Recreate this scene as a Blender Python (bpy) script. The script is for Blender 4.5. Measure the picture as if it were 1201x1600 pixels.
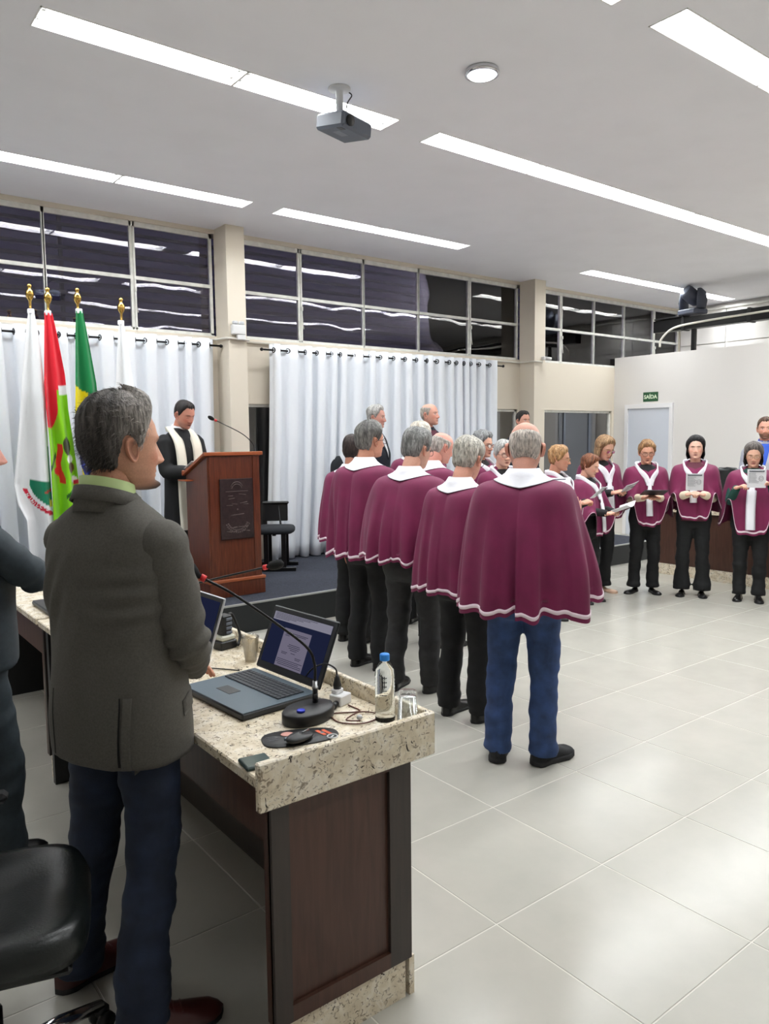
import bpy, bmesh, math, random
import numpy as np
from mathutils import Matrix, Vector

for o in list(bpy.data.objects):
    bpy.data.objects.remove(o, do_unlink=True)
SC = bpy.context.scene
COL = SC.collection
PI = math.pi

# ------------------------------------------------------------------ camera
CAM_H = 1.7024
YAW, PITCH, ROLL = 0.658693, -0.0985106, -0.0099399
def cam_axes():
    f = Vector((math.sin(YAW)*math.cos(PITCH), math.cos(YAW)*math.cos(PITCH), math.sin(PITCH)))
    r = Vector((math.cos(YAW), -math.sin(YAW), 0)); u = r.cross(f)
    c, s = math.cos(ROLL), math.sin(ROLL)
    return c*r + s*u, -s*r + c*u, f
_r, _u, _f = cam_axes()
cd = bpy.data.cameras.new('camera'); cam = bpy.data.objects.new('camera', cd); COL.objects.link(cam)
cam.matrix_world = Matrix(((_r.x, _u.x, -_f.x, 0), (_r.y, _u.y, -_f.y, 0), (_r.z, _u.z, -_f.z, CAM_H), (0, 0, 0, 1)))
cd.sensor_fit = 'HORIZONTAL'; cd.sensor_width = 36; cd.lens = 36*1187.856/1201
cd.clip_start = 0.05; cd.clip_end = 100
SC.camera = cam

# ------------------------------------------------------------------ world: night outside
w = bpy.data.worlds.new('night'); SC.world = w; w.use_nodes = True
bg = w.node_tree.nodes['Background']; bg.inputs[0].default_value = (0.16, 0.14, 0.30, 1); bg.inputs[1].default_value = 0.12
SC.view_settings.view_transform = 'Standard'; SC.view_settings.look = 'None'
SC.view_settings.exposure = 0.0; SC.view_settings.gamma = 1.0; SC.view_settings.use_curve_mapping = False
LAMP_W = 34.0          # watts of each ceiling tube fitting
LAMP_COL = (0.925, 0.965, 1.0)

# ------------------------------------------------------------------ helpers
def lin(c):
    return tuple((v/12.92 if v <= 0.04045 else ((v+0.055)/1.055)**2.4) for v in [x/255.0 for x in c])
class MB:
    """collects shapes, builds them as one mesh object"""
    def __init__(s): s.v = []; s.f = []; s.n = 0; s.c = []; s.hascol = False; s.mi = []; s.m = 0
    def add(s, V, F, col=None):
        V = np.asarray(V, float).reshape(-1, 3); s.v.append(V)
        for f in F: s.f.append([int(i)+s.n for i in f]); s.mi.append(s.m)
        if col is None: col = np.ones((len(V), 3))
        else: s.hascol = True; col = np.broadcast_to(np.asarray(col, float), (len(V), 3))
        s.c.append(col); s.n += len(V); return s
    def box(s, c, d, rot=None, col=None):
        x, y, z = [t/2.0 for t in d]
        V = np.array([(a*x, b*y, e*z) for a in (-1, 1) for b in (-1, 1) for e in (-1, 1)])
        if rot is not None: V = V @ np.array(rot).T
        V = V + np.array(c)
        return s.add(V, [(0, 1, 3, 2), (4, 6, 7, 5), (0, 4, 5, 1), (2, 3, 7, 6), (0, 2, 6, 4), (1, 5, 7, 3)], col)
    def bounds(s, a, b, col=None):
        a = np.array(a, float); b = np.array(b, float); return s.box((a+b)/2, b-a, None, col)
    def rbox(s, c, d, r=0.005, rot=None, col=None):
        """box with chamfered edges"""
        h = np.array(d)/2.0; r = min(r, h.min()*0.95); V = []; idx = {}
        for a in (-1, 1):
            for b in (-1, 1):
                for e in (-1, 1):
                    for k in range(3):
                        p = np.array([a, b, e])*(h-r); p[k] += (a, b, e)[k]*r
                        idx[(a, b, e, k)] = len(V); V.append(p)
        F = []
        for k in range(3):
            i, j = (k+1) % 3, (k+2) % 3
            for sg in (-1, 1):
                q = []
                for (p, t) in ((-1, -1), (1, -1), (1, 1), (-1, 1)):
                    m = [0, 0, 0]; m[k] = sg; m[i] = p; m[j] = t; q.append(idx[(*m, k)])
                F.append(q if sg > 0 else q[::-1])
            for p in (-1, 1):
                for t in (-1, 1):
                    m0 = [0, 0, 0]; m0[i] = p; m0[j] = t
                    a0 = m0[:]; a0[k] = -1; a1 = m0[:]; a1[k] = 1
                    q = [idx[(*a0, i)], idx[(*a1, i)], idx[(*a1, j)], idx[(*a0, j)]]
                    F.append(q if p*t < 0 else q[::-1])
        for a in (-1, 1):
            for b in (-1, 1):
                for e in (-1, 1):
                    q = [idx[(a, b, e, 0)], idx[(a, b, e, 1)], idx[(a, b, e, 2)]]
                    F.append(q if a*b*e > 0 else q[::-1])
        V = np.array(V)
        if rot is not None: V = V @ np.array(rot).T
        return s.add(V+np.array(c), F, col)
    def tube(s, pts, rad, n=10, cap=True, col=None, flat=None, ref=None):
        """round tube through points, radius per point; flat=(a,b) scales the section"""
        P = np.array(pts, float); m = len(P)
        R = np.broadcast_to(np.array(rad, float), (m,)) if np.ndim(rad) < 2 else None
        T = np.gradient(P, axis=0); T /= np.linalg.norm(T, axis=1)[:, None]+1e-12
        if ref is None:
            ref = np.array([0, 0, 1.]) if abs(T[0][2]) < 0.9 else np.array([0, 1., 0])
        N = np.array(ref, float); N = N - T[0]*(N@T[0]); N /= np.linalg.norm(N)
        V = []
        an = np.arange(n)*2*PI/n
        for i in range(m):
            N = N - T[i]*(N@T[i]); N /= np.linalg.norm(N)+1e-12; B = np.cross(T[i], N)
            if R is not None: ra = rb = R[i]
            else: ra, rb = rad[i]
            if flat is not None: ra, rb = ra*flat[0], rb*flat[1]
            V.append(P[i]+np.outer(np.cos(an)*ra, N)+np.outer(np.sin(an)*rb, B))
        F = [(i*n+j, i*n+(j+1) % n, (i+1)*n+(j+1) % n, (i+1)*n+j) for i in range(m-1) for j in range(n)]
        V = np.concatenate(V)
        if cap: F += [list(range(n))[::-1], [(m-1)*n+j for j in range(n)]]
        return s.add(V, F, col)
    def lathe(s, prof, n=20, c=(0, 0, 0), col=None, cap=True, rot=None):
        """profile (r,z) turned about z"""
        an = np.arange(n)*2*PI/n; V = []
        for r, z in prof: V.append(np.stack([r*np.cos(an), r*np.sin(an), np.full(n, z)], 1))
        m = len(prof)
        F = [(i*n+j, i*n+(j+1) % n, (i+1)*n+(j+1) % n, (i+1)*n+j) for i in range(m-1) for j in range(n)]
        if cap: F += [list(range(n))[::-1], [(m-1)*n+j for j in range(n)]]
        V = np.concatenate(V)
        if rot is not None: V = V @ np.array(rot).T
        return s.add(V+np.array(c), F, col)
    def grid(s, P, closed=False, col=None, flip=False):
        """P: (rows, cols, 3)"""
        P = np.asarray(P, float); m, n = P.shape[:2]; F = []
        for i in range(m-1):
            for j in range(n if closed else n-1):
                q = (i*n+j, i*n+(j+1) % n, (i+1)*n+(j+1) % n, (i+1)*n+j)
                F.append(q[::-1] if flip else q)
        return s.add(P.reshape(-1, 3), F, None if col is None else np.asarray(col).reshape(-1, 3))
    def ell(s, c, r, n=12, m=8, rot=None, col=None):
        th = np.linspace(0, PI, m+1); prof = [(math.sin(t), -math.cos(t)) for t in th]
        prof[0] = (0.02, -1); prof[-1] = (0.02, 1)
        an = np.arange(n)*2*PI/n
        V = np.concatenate([np.stack([a*np.cos(an), a*np.sin(an), np.full(n, z)], 1) for a, z in prof])*np.array(r)
        if rot is not None: V = V @ np.array(rot).T
        k = len(prof)
        F = [(i*n+j, i*n+(j+1) % n, (i+1)*n+(j+1) % n, (i+1)*n+j) for i in range(k-1) for j in range(n)]
        F += [list(range(n))[::-1], [(k-1)*n+j for j in range(n)]]
        return s.add(V+np.array(c), F, col)
    def mesh(s, name='mesh', smooth=True):
        me = bpy.data.meshes.new(name)
        V = np.concatenate(s.v) if s.v else np.zeros((0, 3))
        me.from_pydata(V.tolist(), [], s.f); me.update()
        if smooth: me.polygons.foreach_set('use_smooth', [True]*len(me.polygons))
        if any(s.mi): me.polygons.foreach_set('material_index', s.mi)
        if s.hascol:
            ca = me.color_attributes.new('Col', 'FLOAT_COLOR', 'POINT')
            C = np.ones((len(V), 4)); C[:, :3] = np.concatenate(s.c); ca.data.foreach_set('color', C.ravel())
        return me
    def build(s, name, mat=None, parent=None, smooth=False, loc=(0, 0, 0), rz=0):
        me = s.mesh(name, smooth); return link(name, me, mat, parent, loc, rz)
def link(name, me, mat=None, parent=None, loc=(0, 0, 0), rz=0):
    o = bpy.data.objects.new(name, me); COL.objects.link(o)
    if mat is not None and me is not None and len(me.materials) == 0:
        for m in (mat if isinstance(mat, (list, tuple)) else [mat]): me.materials.append(m)
    if parent is not None: o.parent = parent
    o.location = loc; o.rotation_euler = (0, 0, rz)
    return o
def tag(o, label=None, cat=None, group=None, kind=None):
    if label: o['label'] = label
    if cat: o['category'] = cat
    if group: o['group'] = group
    if kind: o['kind'] = kind
    return o
def thing(name, label, cat, loc=(0, 0, 0), rz=0, group=None):
    o = bpy.data.objects.new(name, None); COL.objects.link(o); o.empty_display_size = 0.1
    o.location = loc; o.rotation_euler = (0, 0, rz)
    return tag(o, label, cat, group)
def struct(o): o['kind'] = 'structure'; return o
def rz3(a): c, s = math.cos(a), math.sin(a); return np.array([[c, -s, 0], [s, c, 0], [0, 0, 1.]])
def rx3(a): c, s = math.cos(a), math.sin(a); return np.array([[1., 0, 0], [0, c, -s], [0, s, c]])
def ry3(a): c, s = math.cos(a), math.sin(a); return np.array([[c, 0, s], [0, 1., 0], [-s, 0, c]])
def xf(me, M):
    me.transform(Matrix(M) if not isinstance(M, Matrix) else M); return me
def sm(x): x = np.clip(x, 0, 1); return x*x*(3-2*x)
def wob(P, seed=0, freq=10, n=6):
    """cheap smooth noise, about -1..1"""
    rs = np.random.RandomState(seed); P = np.asarray(P, float); out = np.zeros(P.shape[:-1])
    for i in range(n):
        d = rs.normal(size=P.shape[-1]); d /= np.linalg.norm(d); out = out+np.sin(P@d*freq*rs.uniform(.6, 1.7)+rs.uniform(0, 6.3))
    return out/n*1.5
def spline(P, n):
    """Catmull-Rom through points"""
    P = np.array(P, float); m = len(P); Q = np.concatenate([[2*P[0]-P[1]], P, [2*P[-1]-P[-2]]]); out = []
    for t in np.linspace(0, m-1, n):
        i = min(int(t), m-2); u = t-i; a, b, c, d = Q[i:i+4]
        out.append(.5*((2*b)+(-a+c)*u+(2*a-5*b+4*c-d)*u*u+(-a+3*b-3*c+d)*u**3))
    return np.array(out)
def remesh(mb, voxel, smooth=4, fac=0.6):
    """union of closed shapes into one continuous surface"""
    me = mb.mesh('tmp'); ob = bpy.data.objects.new('tmp', me); COL.objects.link(ob)
    m = ob.modifiers.new('r', 'REMESH'); m.mode = 'VOXEL'; m.voxel_size = voxel
    if smooth:
        k = ob.modifiers.new('s', 'SMOOTH'); k.iterations = smooth; k.factor = fac
    dg = bpy.context.evaluated_depsgraph_get(); dg.update()
    res = bpy.data.meshes.new_from_object(ob.evaluated_get(dg))
    bpy.data.objects.remove(ob, do_unlink=True); bpy.data.meshes.remove(me)
    res.polygons.foreach_set('use_smooth', [True]*len(res.polygons)); res.materials.clear()
    return res
def mverts(me):
    a = np.empty(len(me.vertices)*3); me.vertices.foreach_get('co', a); return a.reshape(-1, 3)
def msetv(me, V): me.vertices.foreach_set('co', np.asarray(V).ravel()); me.update()
def mnorm(me):
    a = np.empty(len(me.vertices)*3); me.vertices.foreach_get('normal', a); return a.reshape(-1, 3)
def mfaces(me):
    n = len(me.polygons); ls = np.empty(n, int); lt = np.empty(n, int); li = np.empty(len(me.loops), int)
    me.polygons.foreach_get('loop_start', ls); me.polygons.foreach_get('loop_total', lt); me.loops.foreach_get('vertex_index', li)
    return [li[a:a+b] for a, b in zip(ls, lt)]
def addmesh(mb, me, M=None, col=None):
    V = mverts(me)
    if M is not None: M = np.array(M); V = V @ M[:3, :3].T + M[:3, 3]
    F = mfaces(me)
    if M is not None and np.linalg.det(M[:3, :3]) < 0: F = [f[::-1] for f in F]
    mb.add(V, F, col)
def copy_tree(o, parent=None):
    c = o.copy(); COL.objects.link(c); c.parent = parent
    for ch in [x for x in bpy.data.objects if x.parent == o]: copy_tree(ch, c)
    return c

# ------------------------------------------------------------------ materials
MAT = {}
def nt(name):
    m = bpy.data.materials.new(name); m.use_nodes = True; t = m.node_tree; b = t.nodes['Principled BSDF']; MAT[name] = m
    return m, t, b
def N(t, kind, **kw):
    n = t.nodes.new(kind)
    for k, v in kw.items():
        if hasattr(n, k): setattr(n, k, v)
        else: n.inputs[k].default_value = v
    return n
def ramp(t, stops, interp='LINEAR'):
    r = t.nodes.new('ShaderNodeValToRGB'); e = r.color_ramp.elements; r.color_ramp.interpolation = interp
    e[0].position, e[0].color = stops[0][0], (*lin(stops[0][1]), 1)
    e[1].position, e[1].color = stops[-1][0], (*lin(stops[-1][1]), 1)
    for p, c in stops[1:-1]:
        x = e.new(p); x.color = (*lin(c), 1)
    return r
def bump(t, b, src, strength=.2, dist=.01):
    n = N(t, 'ShaderNodeBump'); n.inputs['Strength'].default_value = strength; n.inputs['Distance'].default_value = dist
    t.links.new(src, n.inputs['Height']); t.links.new(n.outputs[0], b.inputs['Normal']); return n
def plain(name, col, rough=.5, metal=0, spec=.5, noise=0, scale=40, bmp=0, bscale=80, bdist=.002, stretch=None, sheen=0, emit=0):
    m, t, b = nt(name)
    b.inputs['Base Color'].default_value = (*lin(col), 1); b.inputs['Roughness'].default_value = rough
    b.inputs['Metallic'].default_value = metal; b.inputs['Specular IOR Level'].default_value = spec
    if sheen: b.inputs['Sheen Weight'].default_value = sheen
    if emit: b.inputs['Emission Color'].default_value = (*lin(col), 1); b.inputs['Emission Strength'].default_value = emit
    if noise or bmp:
        tc = N(t, 'ShaderNodeTexCoord'); mp = N(t, 'ShaderNodeMapping'); t.links.new(tc.outputs['Object'], mp.inputs[0])
        if stretch: mp.inputs['Scale'].default_value = stretch
    if noise:
        n = N(t, 'ShaderNodeTexNoise', Scale=scale, Detail=4.0); t.links.new(mp.outputs[0], n.inputs['Vector'])
        lo = tuple(max(0, v*(1-noise)) for v in col); hi = tuple(min(255, v*(1+noise)) for v in col)
        r = ramp(t, [(.3, lo), (.7, hi)]); t.links.new(n.outputs[0], r.inputs[0]); t.links.new(r.outputs[0], b.inputs['Base Color'])
    if bmp:
        n2 = N(t, 'ShaderNodeTexNoise', Scale=bscale, Detail=3.0); t.links.new(mp.outputs[0], n2.inputs['Vector'])
        bump(t, b, n2.outputs[0], bmp, bdist)
    return m
def vcol(name, rough=.6, spec=.3, bmp=0, bscale=200, bdist=.001, sss=0, stretch=None, vary=0, sheen=0):
    """colour of the thing kept per vertex (skin, print, dyed cloth)"""
    m, t, b = nt(name); a = N(t, 'ShaderNodeAttribute'); a.attribute_name = 'Col'
    b.inputs['Roughness'].default_value = rough; b.inputs['Specular IOR Level'].default_value = spec
    if sheen: b.inputs['Sheen Weight'].default_value = sheen
    src = a.outputs['Color']
    tc = N(t, 'ShaderNodeTexCoord'); mp = N(t, 'ShaderNodeMapping'); t.links.new(tc.outputs['Object'], mp.inputs[0])
    if stretch: mp.inputs['Scale'].default_value = stretch
    if vary:
        n = N(t, 'ShaderNodeTexNoise', Scale=bscale*.6, Detail=3.0); t.links.new(mp.outputs[0], n.inputs['Vector'])
        r = ramp(t, [(.3, (int(255*(1-vary)),)*3), (.7, (255,)*3)]); t.links.new(n.outputs[0], r.inputs[0])
        mx = N(t, 'ShaderNodeMix', data_type='RGBA', blend_type='MULTIPLY'); mx.inputs[0].default_value = 1
        t.links.new(src, mx.inputs[6]); t.links.new(r.outputs[0], mx.inputs[7]); src = mx.outputs[2]
    t.links.new(src, b.inputs['Base Color'])
    if sss:
        b.inputs['Subsurface Weight'].default_value = sss; b.inputs['Subsurface Radius'].default_value = (.012, .005, .003); b.inputs['Subsurface Scale'].default_value = 1
    if bmp:
        n2 = N(t, 'ShaderNodeTexNoise', Scale=bscale, Detail=3.0); t.links.new(mp.outputs[0], n2.inputs['Vector']); bump(t, b, n2.outputs[0], bmp, bdist)
    return m
def wood(name, c0, c1, rough=.35, axis='Z', scale=6):
    m, t, b = nt(name); tc = N(t, 'ShaderNodeTexCoord'); mp = N(t, 'ShaderNodeMapping'); t.links.new(tc.outputs['Object'], mp.inputs[0])
    mp.inputs['Scale'].default_value = {'Z': (9, 9, .8), 'X': (.8, 9, 9), 'Y': (9, .8, 9)}[axis]
    n = N(t, 'ShaderNodeTexNoise', Scale=scale, Detail=6.0, Distortion=.6); t.links.new(mp.outputs[0], n.inputs['Vector'])
    r = ramp(t, [(.3, c0), (.7, c1)]); t.links.new(n.outputs[0], r.inputs[0]); t.links.new(r.outputs[0], b.inputs['Base Color'])
    b.inputs['Roughness'].default_value = rough; bump(t, b, n.outputs[0], .06, .002); return m
def granite(name, warm=0):
    m, t, b = nt(name); tc = N(t, 'ShaderNodeTexCoord')
    n1 = N(t, 'ShaderNodeTexNoise', Scale=16.0, Detail=5.0, Roughness=.6, Distortion=.8); t.links.new(tc.outputs['Object'], n1.inputs['Vector'])
    r1 = ramp(t, [(.25, (210, 193, 164)), (.48, (230, 217, 191)), (.62, (243, 234, 216)), (.8, (218, 199, 166))]); t.links.new(n1.outputs[0], r1.inputs[0])
    n2 = N(t, 'ShaderNodeTexNoise', Scale=55.0, Detail=3.0, Roughness=.55, Distortion=1.6); t.links.new(tc.outputs['Object'], n2.inputs['Vector'])
    r2 = ramp(t, [(.56, (0, 0, 0)), (.66, (225, 225, 225))]); t.links.new(n2.outputs[0], r2.inputs[0])
    mx = N(t, 'ShaderNodeMix', data_type='RGBA'); t.links.new(r2.outputs[0], mx.inputs[0]); t.links.new(r1.outputs[0], mx.inputs[6]); mx.inputs[7].default_value = (*lin((106, 84, 62)), 1)
    n3 = N(t, 'ShaderNodeTexNoise', Scale=34.0, Detail=2.0, Distortion=2.5); t.links.new(tc.outputs['Object'], n3.inputs['Vector'])
    r3 = ramp(t, [(.655, (0, 0, 0)), (.70, (255, 255, 255))]); t.links.new(n3.outputs[0], r3.inputs[0])
    m2 = N(t, 'ShaderNodeMix', data_type='RGBA'); t.links.new(r3.outputs[0], m2.inputs[0]); t.links.new(mx.outputs[2], m2.inputs[6]); m2.inputs[7].default_value = (*lin((58, 46, 36)), 1)
    t.links.new(m2.outputs[2], b.inputs['Base Color']); b.inputs['Roughness'].default_value = .22; return m
def glassy(name, tint=(255, 255, 255), refl=1.0, base=0.02, rough=0.0, wavy=0):
    """thin pane: lets light through, mirrors by angle"""
    m = bpy.data.materials.new(name); m.use_nodes = True; t = m.node_tree; MAT[name] = m
    t.nodes.clear(); out = N(t, 'ShaderNodeOutputMaterial'); tr = N(t, 'ShaderNodeBsdfTransparent'); tr.inputs[0].default_value = (*lin(tint), 1)
    gl = N(t, 'ShaderNodeBsdfGlossy'); gl.inputs['Roughness'].default_value = rough; gl.inputs[0].default_value = (1, 1, 1, 1)
    fr = N(t, 'ShaderNodeFresnel'); fr.inputs[0].default_value = 1.5
    ma = N(t, 'ShaderNodeMath', operation='MULTIPLY_ADD'); ma.inputs[1].default_value = refl; ma.inputs[2].default_value = base; ma.use_clamp = True
    mx = N(t, 'ShaderNodeMixShader'); t.links.new(fr.outputs[0], ma.inputs[0]); t.links.new(ma.outputs[0], mx.inputs[0])
    t.links.new(tr.outputs[0], mx.inputs[1]); t.links.new(gl.outputs[0], mx.inputs[2]); t.links.new(mx.outputs[0], out.inputs[0])
    if wavy:
        tc = N(t, 'ShaderNodeTexCoord'); n = N(t, 'ShaderNodeTexNoise', Scale=1.6, Detail=1.0); t.links.new(tc.outputs['Object'], n.inputs['Vector'])
        bp = N(t, 'ShaderNodeBump'); bp.inputs['Strength'].default_value = 1; bp.inputs['Distance'].default_value = wavy
        t.links.new(n.outputs[0], bp.inputs['Height']); t.links.new(bp.outputs[0], gl.inputs['Normal'])
    return m
def emitm(name, col, strength):
    m = bpy.data.materials.new(name); m.use_nodes = True; t = m.node_tree; MAT[name] = m; t.nodes.clear()
    out = N(t, 'ShaderNodeOutputMaterial'); e = N(t, 'ShaderNodeEmission'); e.inputs[0].default_value = (*lin(col), 1); e.inputs[1].default_value = strength
    t.links.new(e.outputs[0], out.inputs[0]); return m

def tile_mat():
    m, t, b = nt('porcelain'); g = N(t, 'ShaderNodeNewGeometry'); oi = N(t, 'ShaderNodeObjectInfo')
    n = N(t, 'ShaderNodeTexNoise', Scale=3.0, Detail=6.0, Roughness=.6); t.links.new(g.outputs['Position'], n.inputs['Vector'])
    r = ramp(t, [(.3, (182, 180, 170)), (.7, (191, 188, 178))]); t.links.new(n.outputs[0], r.inputs[0])
    hv = N(t, 'ShaderNodeHueSaturation'); ma = N(t, 'ShaderNodeMath', operation='MULTIPLY_ADD'); ma.inputs[1].default_value = .05; ma.inputs[2].default_value = .975
    t.links.new(oi.outputs['Random'], ma.inputs[0]); t.links.new(ma.outputs[0], hv.inputs['Value']); t.links.new(r.outputs[0], hv.inputs['Color'])
    t.links.new(hv.outputs[0], b.inputs['Base Color']); b.inputs['Roughness'].default_value = .22; b.inputs['Specular IOR Level'].default_value = .5
    n2 = N(t, 'ShaderNodeTexNoise', Scale=9.0, Detail=4.0); t.links.new(g.outputs['Position'], n2.inputs['Vector'])
    r2 = ramp(t, [(.3, (124, 124, 124)), (.7, (132, 132, 132))]); t.links.new(n2.outputs[0], r2.inputs[0]); t.links.new(r2.outputs[0], b.inputs['Roughness'])
    return m
tile_mat()
plain('grout', (212, 209, 199), .8)
plain('ceiling_paint', (247, 247, 252), .9, noise=.01, scale=2)
plain('beige_paint', (222, 213, 197), .7, bmp=.08, bscale=60)
plain('white_paint', (226, 223, 219), .6, bmp=.05, bscale=60)
plain('door_white', (212, 218, 228), .4); plain('door_frame_white', (236, 236, 238), .4)
plain('frame_white', (226, 226, 220), .5, noise=.05, scale=15)
plain('carpet', (42, 46, 57), .95, noise=.25, scale=60, bmp=.6, bscale=400, bdist=.004)
plain('stage_face', (24, 28, 30), .5)
plain('stage_edge', (170, 172, 170), .4, metal=.5)
plain('slat_paint', (58, 54, 72), .6)
plain('backing_grey', (120, 116, 112), .8)
plain('backdrop', (60, 58, 66), .9)
plain('black_metal', (16, 16, 18), .35, metal=.3)
plain('black_plastic', (20, 21, 23), .45)
plain('black_foam', (14, 14, 15), .95, bmp=.6, bscale=900, bdist=.002)
plain('black_fabric', (26, 29, 34), .9, noise=.2, scale=200, bmp=.3, bscale=500)
plain('black_leather', (18, 23, 22), .32, bmp=.25, bscale=160, bdist=.002)
plain('chrome', (215, 215, 218), .12, metal=1)
plain('brass', (206, 170, 92), .18, metal=1)
plain('steel', (150, 150, 150), .3, metal=1)
plain('red_plastic', (215, 40, 42), .4)
plain('blue_plastic', (30, 50, 190), .35)
plain('cap_blue', (40, 140, 230), .4)
plain('white_plastic', (226, 226, 226), .4)
plain('conduit_white', (222, 218, 208), .5)
plain('laptop_grey', (86, 100, 110), .4, metal=.2)
plain('laptop_dark', (30, 33, 38), .4)
plain('key_grey', (40, 45, 51), .5)
plain('silver_plastic', (198, 200, 204), .35)
plain('projector_grey', (96, 102, 114), .5)
plain('paper', (232, 232, 236), .8)
plain('ink', (90, 92, 100), .8)
plain('ink_dark', (40, 42, 50), .8)
plain('sign_green', (32, 84, 50), .5)
plain('sign_letter', (226, 240, 214), .5)
plain('copper_wire', (92, 40, 28), .5)
plain('cable_black', (16, 15, 15), .5)
plain('plaque', (44, 32, 32), .35, noise=.2, scale=30, bmp=.3, bscale=60)
plain('plaque_relief', (96, 84, 82), .3, metal=.4)
plain('maroon', (111, 15, 66), .75, noise=.08, scale=6, bmp=.12, bscale=700, bdist=.001, sheen=.08)
plain('trim_pink', (232, 214, 222), .8, bmp=.5, bscale=500)
plain('scarf_white', (236, 236, 242), .75, bmp=.25, bscale=60, bdist=.004)
plain('stole_ivory', (240, 236, 220), .7, bmp=.1, bscale=40)
plain('black_wool', (16, 17, 19), .85, noise=.2, scale=30, bmp=.2, bscale=300)
plain('charcoal_wool', (40, 40, 42), .8, noise=.1, scale=30, bmp=.2, bscale=300)
plain('cassock_black', (12, 13, 16), .8)
plain('denim_blue', (44, 66, 108), .85, noise=.18, scale=14, bmp=.35, bscale=260, bdist=.002)
plain('denim_dark', (32, 42, 62), .85, noise=.2, scale=12, bmp=.35, bscale=260, bdist=.002)
plain('tweed_grey', (86, 83, 77), .85, noise=.07, scale=180, bmp=.15, bscale=600, bdist=.001)
plain('suit_dark', (44, 54, 60), .75, noise=.06, scale=60, bmp=.1, bscale=400)
plain('suit_navy', (26, 32, 44), .8, noise=.06, scale=60)
plain('blazer_pale', (176, 178, 190), .8)
plain('shirt_lime', (186, 206, 142), .7)
plain('shirt_white', (226, 226, 228), .7)
plain('shirt_maroon', (92, 34, 52), .7)
plain('shirt_blue', (40, 84, 190), .7)
plain('shirt_black', (20, 18, 22), .8)
plain('knit_cream', (226, 212, 186), .8, bmp=.3, bscale=300)
plain('knit_green', (20, 70, 62), .8)
plain('shoe_black', (14, 14, 15), .28)
plain('sneaker_black', (22, 23, 26), .75, bmp=.4, bscale=300)
plain('sole_black', (26, 26, 28), .7)
plain('shoe_brown', (72, 30, 28), .3)
plain('shoe_tan', (214, 178, 152), .5)
plain('frame_dark', (40, 26, 24), .35)
plain('frame_gold', (170, 140, 96), .3, metal=.7)
vcol('skin', .5, .35, bmp=.12, bscale=300, sss=.06, vary=.06)
vcol('hair', .55, .4, bmp=.9, bscale=90, bdist=.006, stretch=(2.2, 2.2, .5), vary=.45)
vcol('flag_cloth', .75, .2, bmp=.12, bscale=500, sheen=.2)
vcol('print', .55, .3)
wood('desk_wood', (66, 40, 30), (84, 54, 42), .4)
wood('desk_wood_dark', (50, 42, 38), (62, 52, 46), .45)
wood('lectern_wood', (74, 34, 20), (104, 52, 32), .3)
wood('lectern_edge', (140, 70, 38), (168, 92, 54), .3, axis='X')
granite('granite')
def curtain_mat():
    m, t, b = nt('curtain_cloth'); b.inputs['Base Color'].default_value = (*lin((236, 240, 246)), 1); b.inputs['Roughness'].default_value = .85
    tc = N(t, 'ShaderNodeTexCoord'); n = N(t, 'ShaderNodeTexNoise', Scale=700.0); t.links.new(tc.outputs['Object'], n.inputs['Vector']); bump(t, b, n.outputs[0], .15, .001)
    return m
curtain_mat()
glassy('window_glass', (225, 222, 240), 1.05, .025, wavy=.005)
glassy('dark_glass', (190, 190, 190), 2.2, .10)
glassy('clear_glass', (254, 255, 255), .45, .03)
glassy('cup_plastic', (250, 246, 238), .8, .08, rough=.15)
glassy('tumbler_clear', (252, 254, 254), .6, .03)
glassy('lens_glass', (244, 246, 248), .8, .0)
def real_glass(name, ior, col=(252, 254, 254)):
    m = bpy.data.materials.new(name); m.use_nodes = True; t = m.node_tree; MAT[name] = m; t.nodes.clear()
    out = N(t, 'ShaderNodeOutputMaterial'); g = N(t, 'ShaderNodeBsdfGlass'); g.inputs['IOR'].default_value = ior; g.inputs[0].default_value = (*lin(col), 1); g.inputs['Roughness'].default_value = .0
    t.links.new(g.outputs[0], out.inputs[0]); return m
real_glass('bottle_water', 1.33); real_glass('tumbler_glass', 1.45)
emitm('tube_glow', (255, 252, 246), 14)
emitm('dome_glow', (255, 255, 255), 5)

# ================================================================== THE SETTING
CEIL = 4.0; WY = 8.0; STAGE_Y = 5.93; STAGE_Z = .26; STAGE_XR = 9.36; PX = 11.2; EX = 13.2
X0, Y0 = -3.2, -3.6            # walls behind the camera
# ---- floor: grout bed with tiles on a 60 cm grid
floor = struct(MB().bounds((X0, Y0, -.12), (EX, WY+.2, -.0015)).build('floor', MAT['grout']))
tx0, ty0, TS = .0343, .5526, .6
tile_me = MB().rbox((0, 0, 0), (TS-.005, TS-.005, .012), .0015).mesh('tile', False); tile_me.materials.append(MAT['porcelain'])
rest = MB()
for i in range(-6, 24):
    for j in range(-8, 14):
        cx, cy = tx0+(i+.5)*TS, ty0+(j+.5)*TS
        if cx < X0+.3 or cx > EX-.3 or cy < Y0+.3 or cy > WY-.2: continue
        if cy > STAGE_Y+.3 and cx < STAGE_XR-.3: continue
        if -.3 < cx < 10.6 and .0 < cy < 6.4 and cx > .5*cy-2.2:
            t = link('tile', tile_me, None, floor, (cx, cy, -.006))
        else: rest.rbox((cx, cy, -.006), (TS-.005, TS-.005, .012), .0015)
tag(rest.build('tile_field', MAT['porcelain'], floor), kind='stuff')

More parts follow.
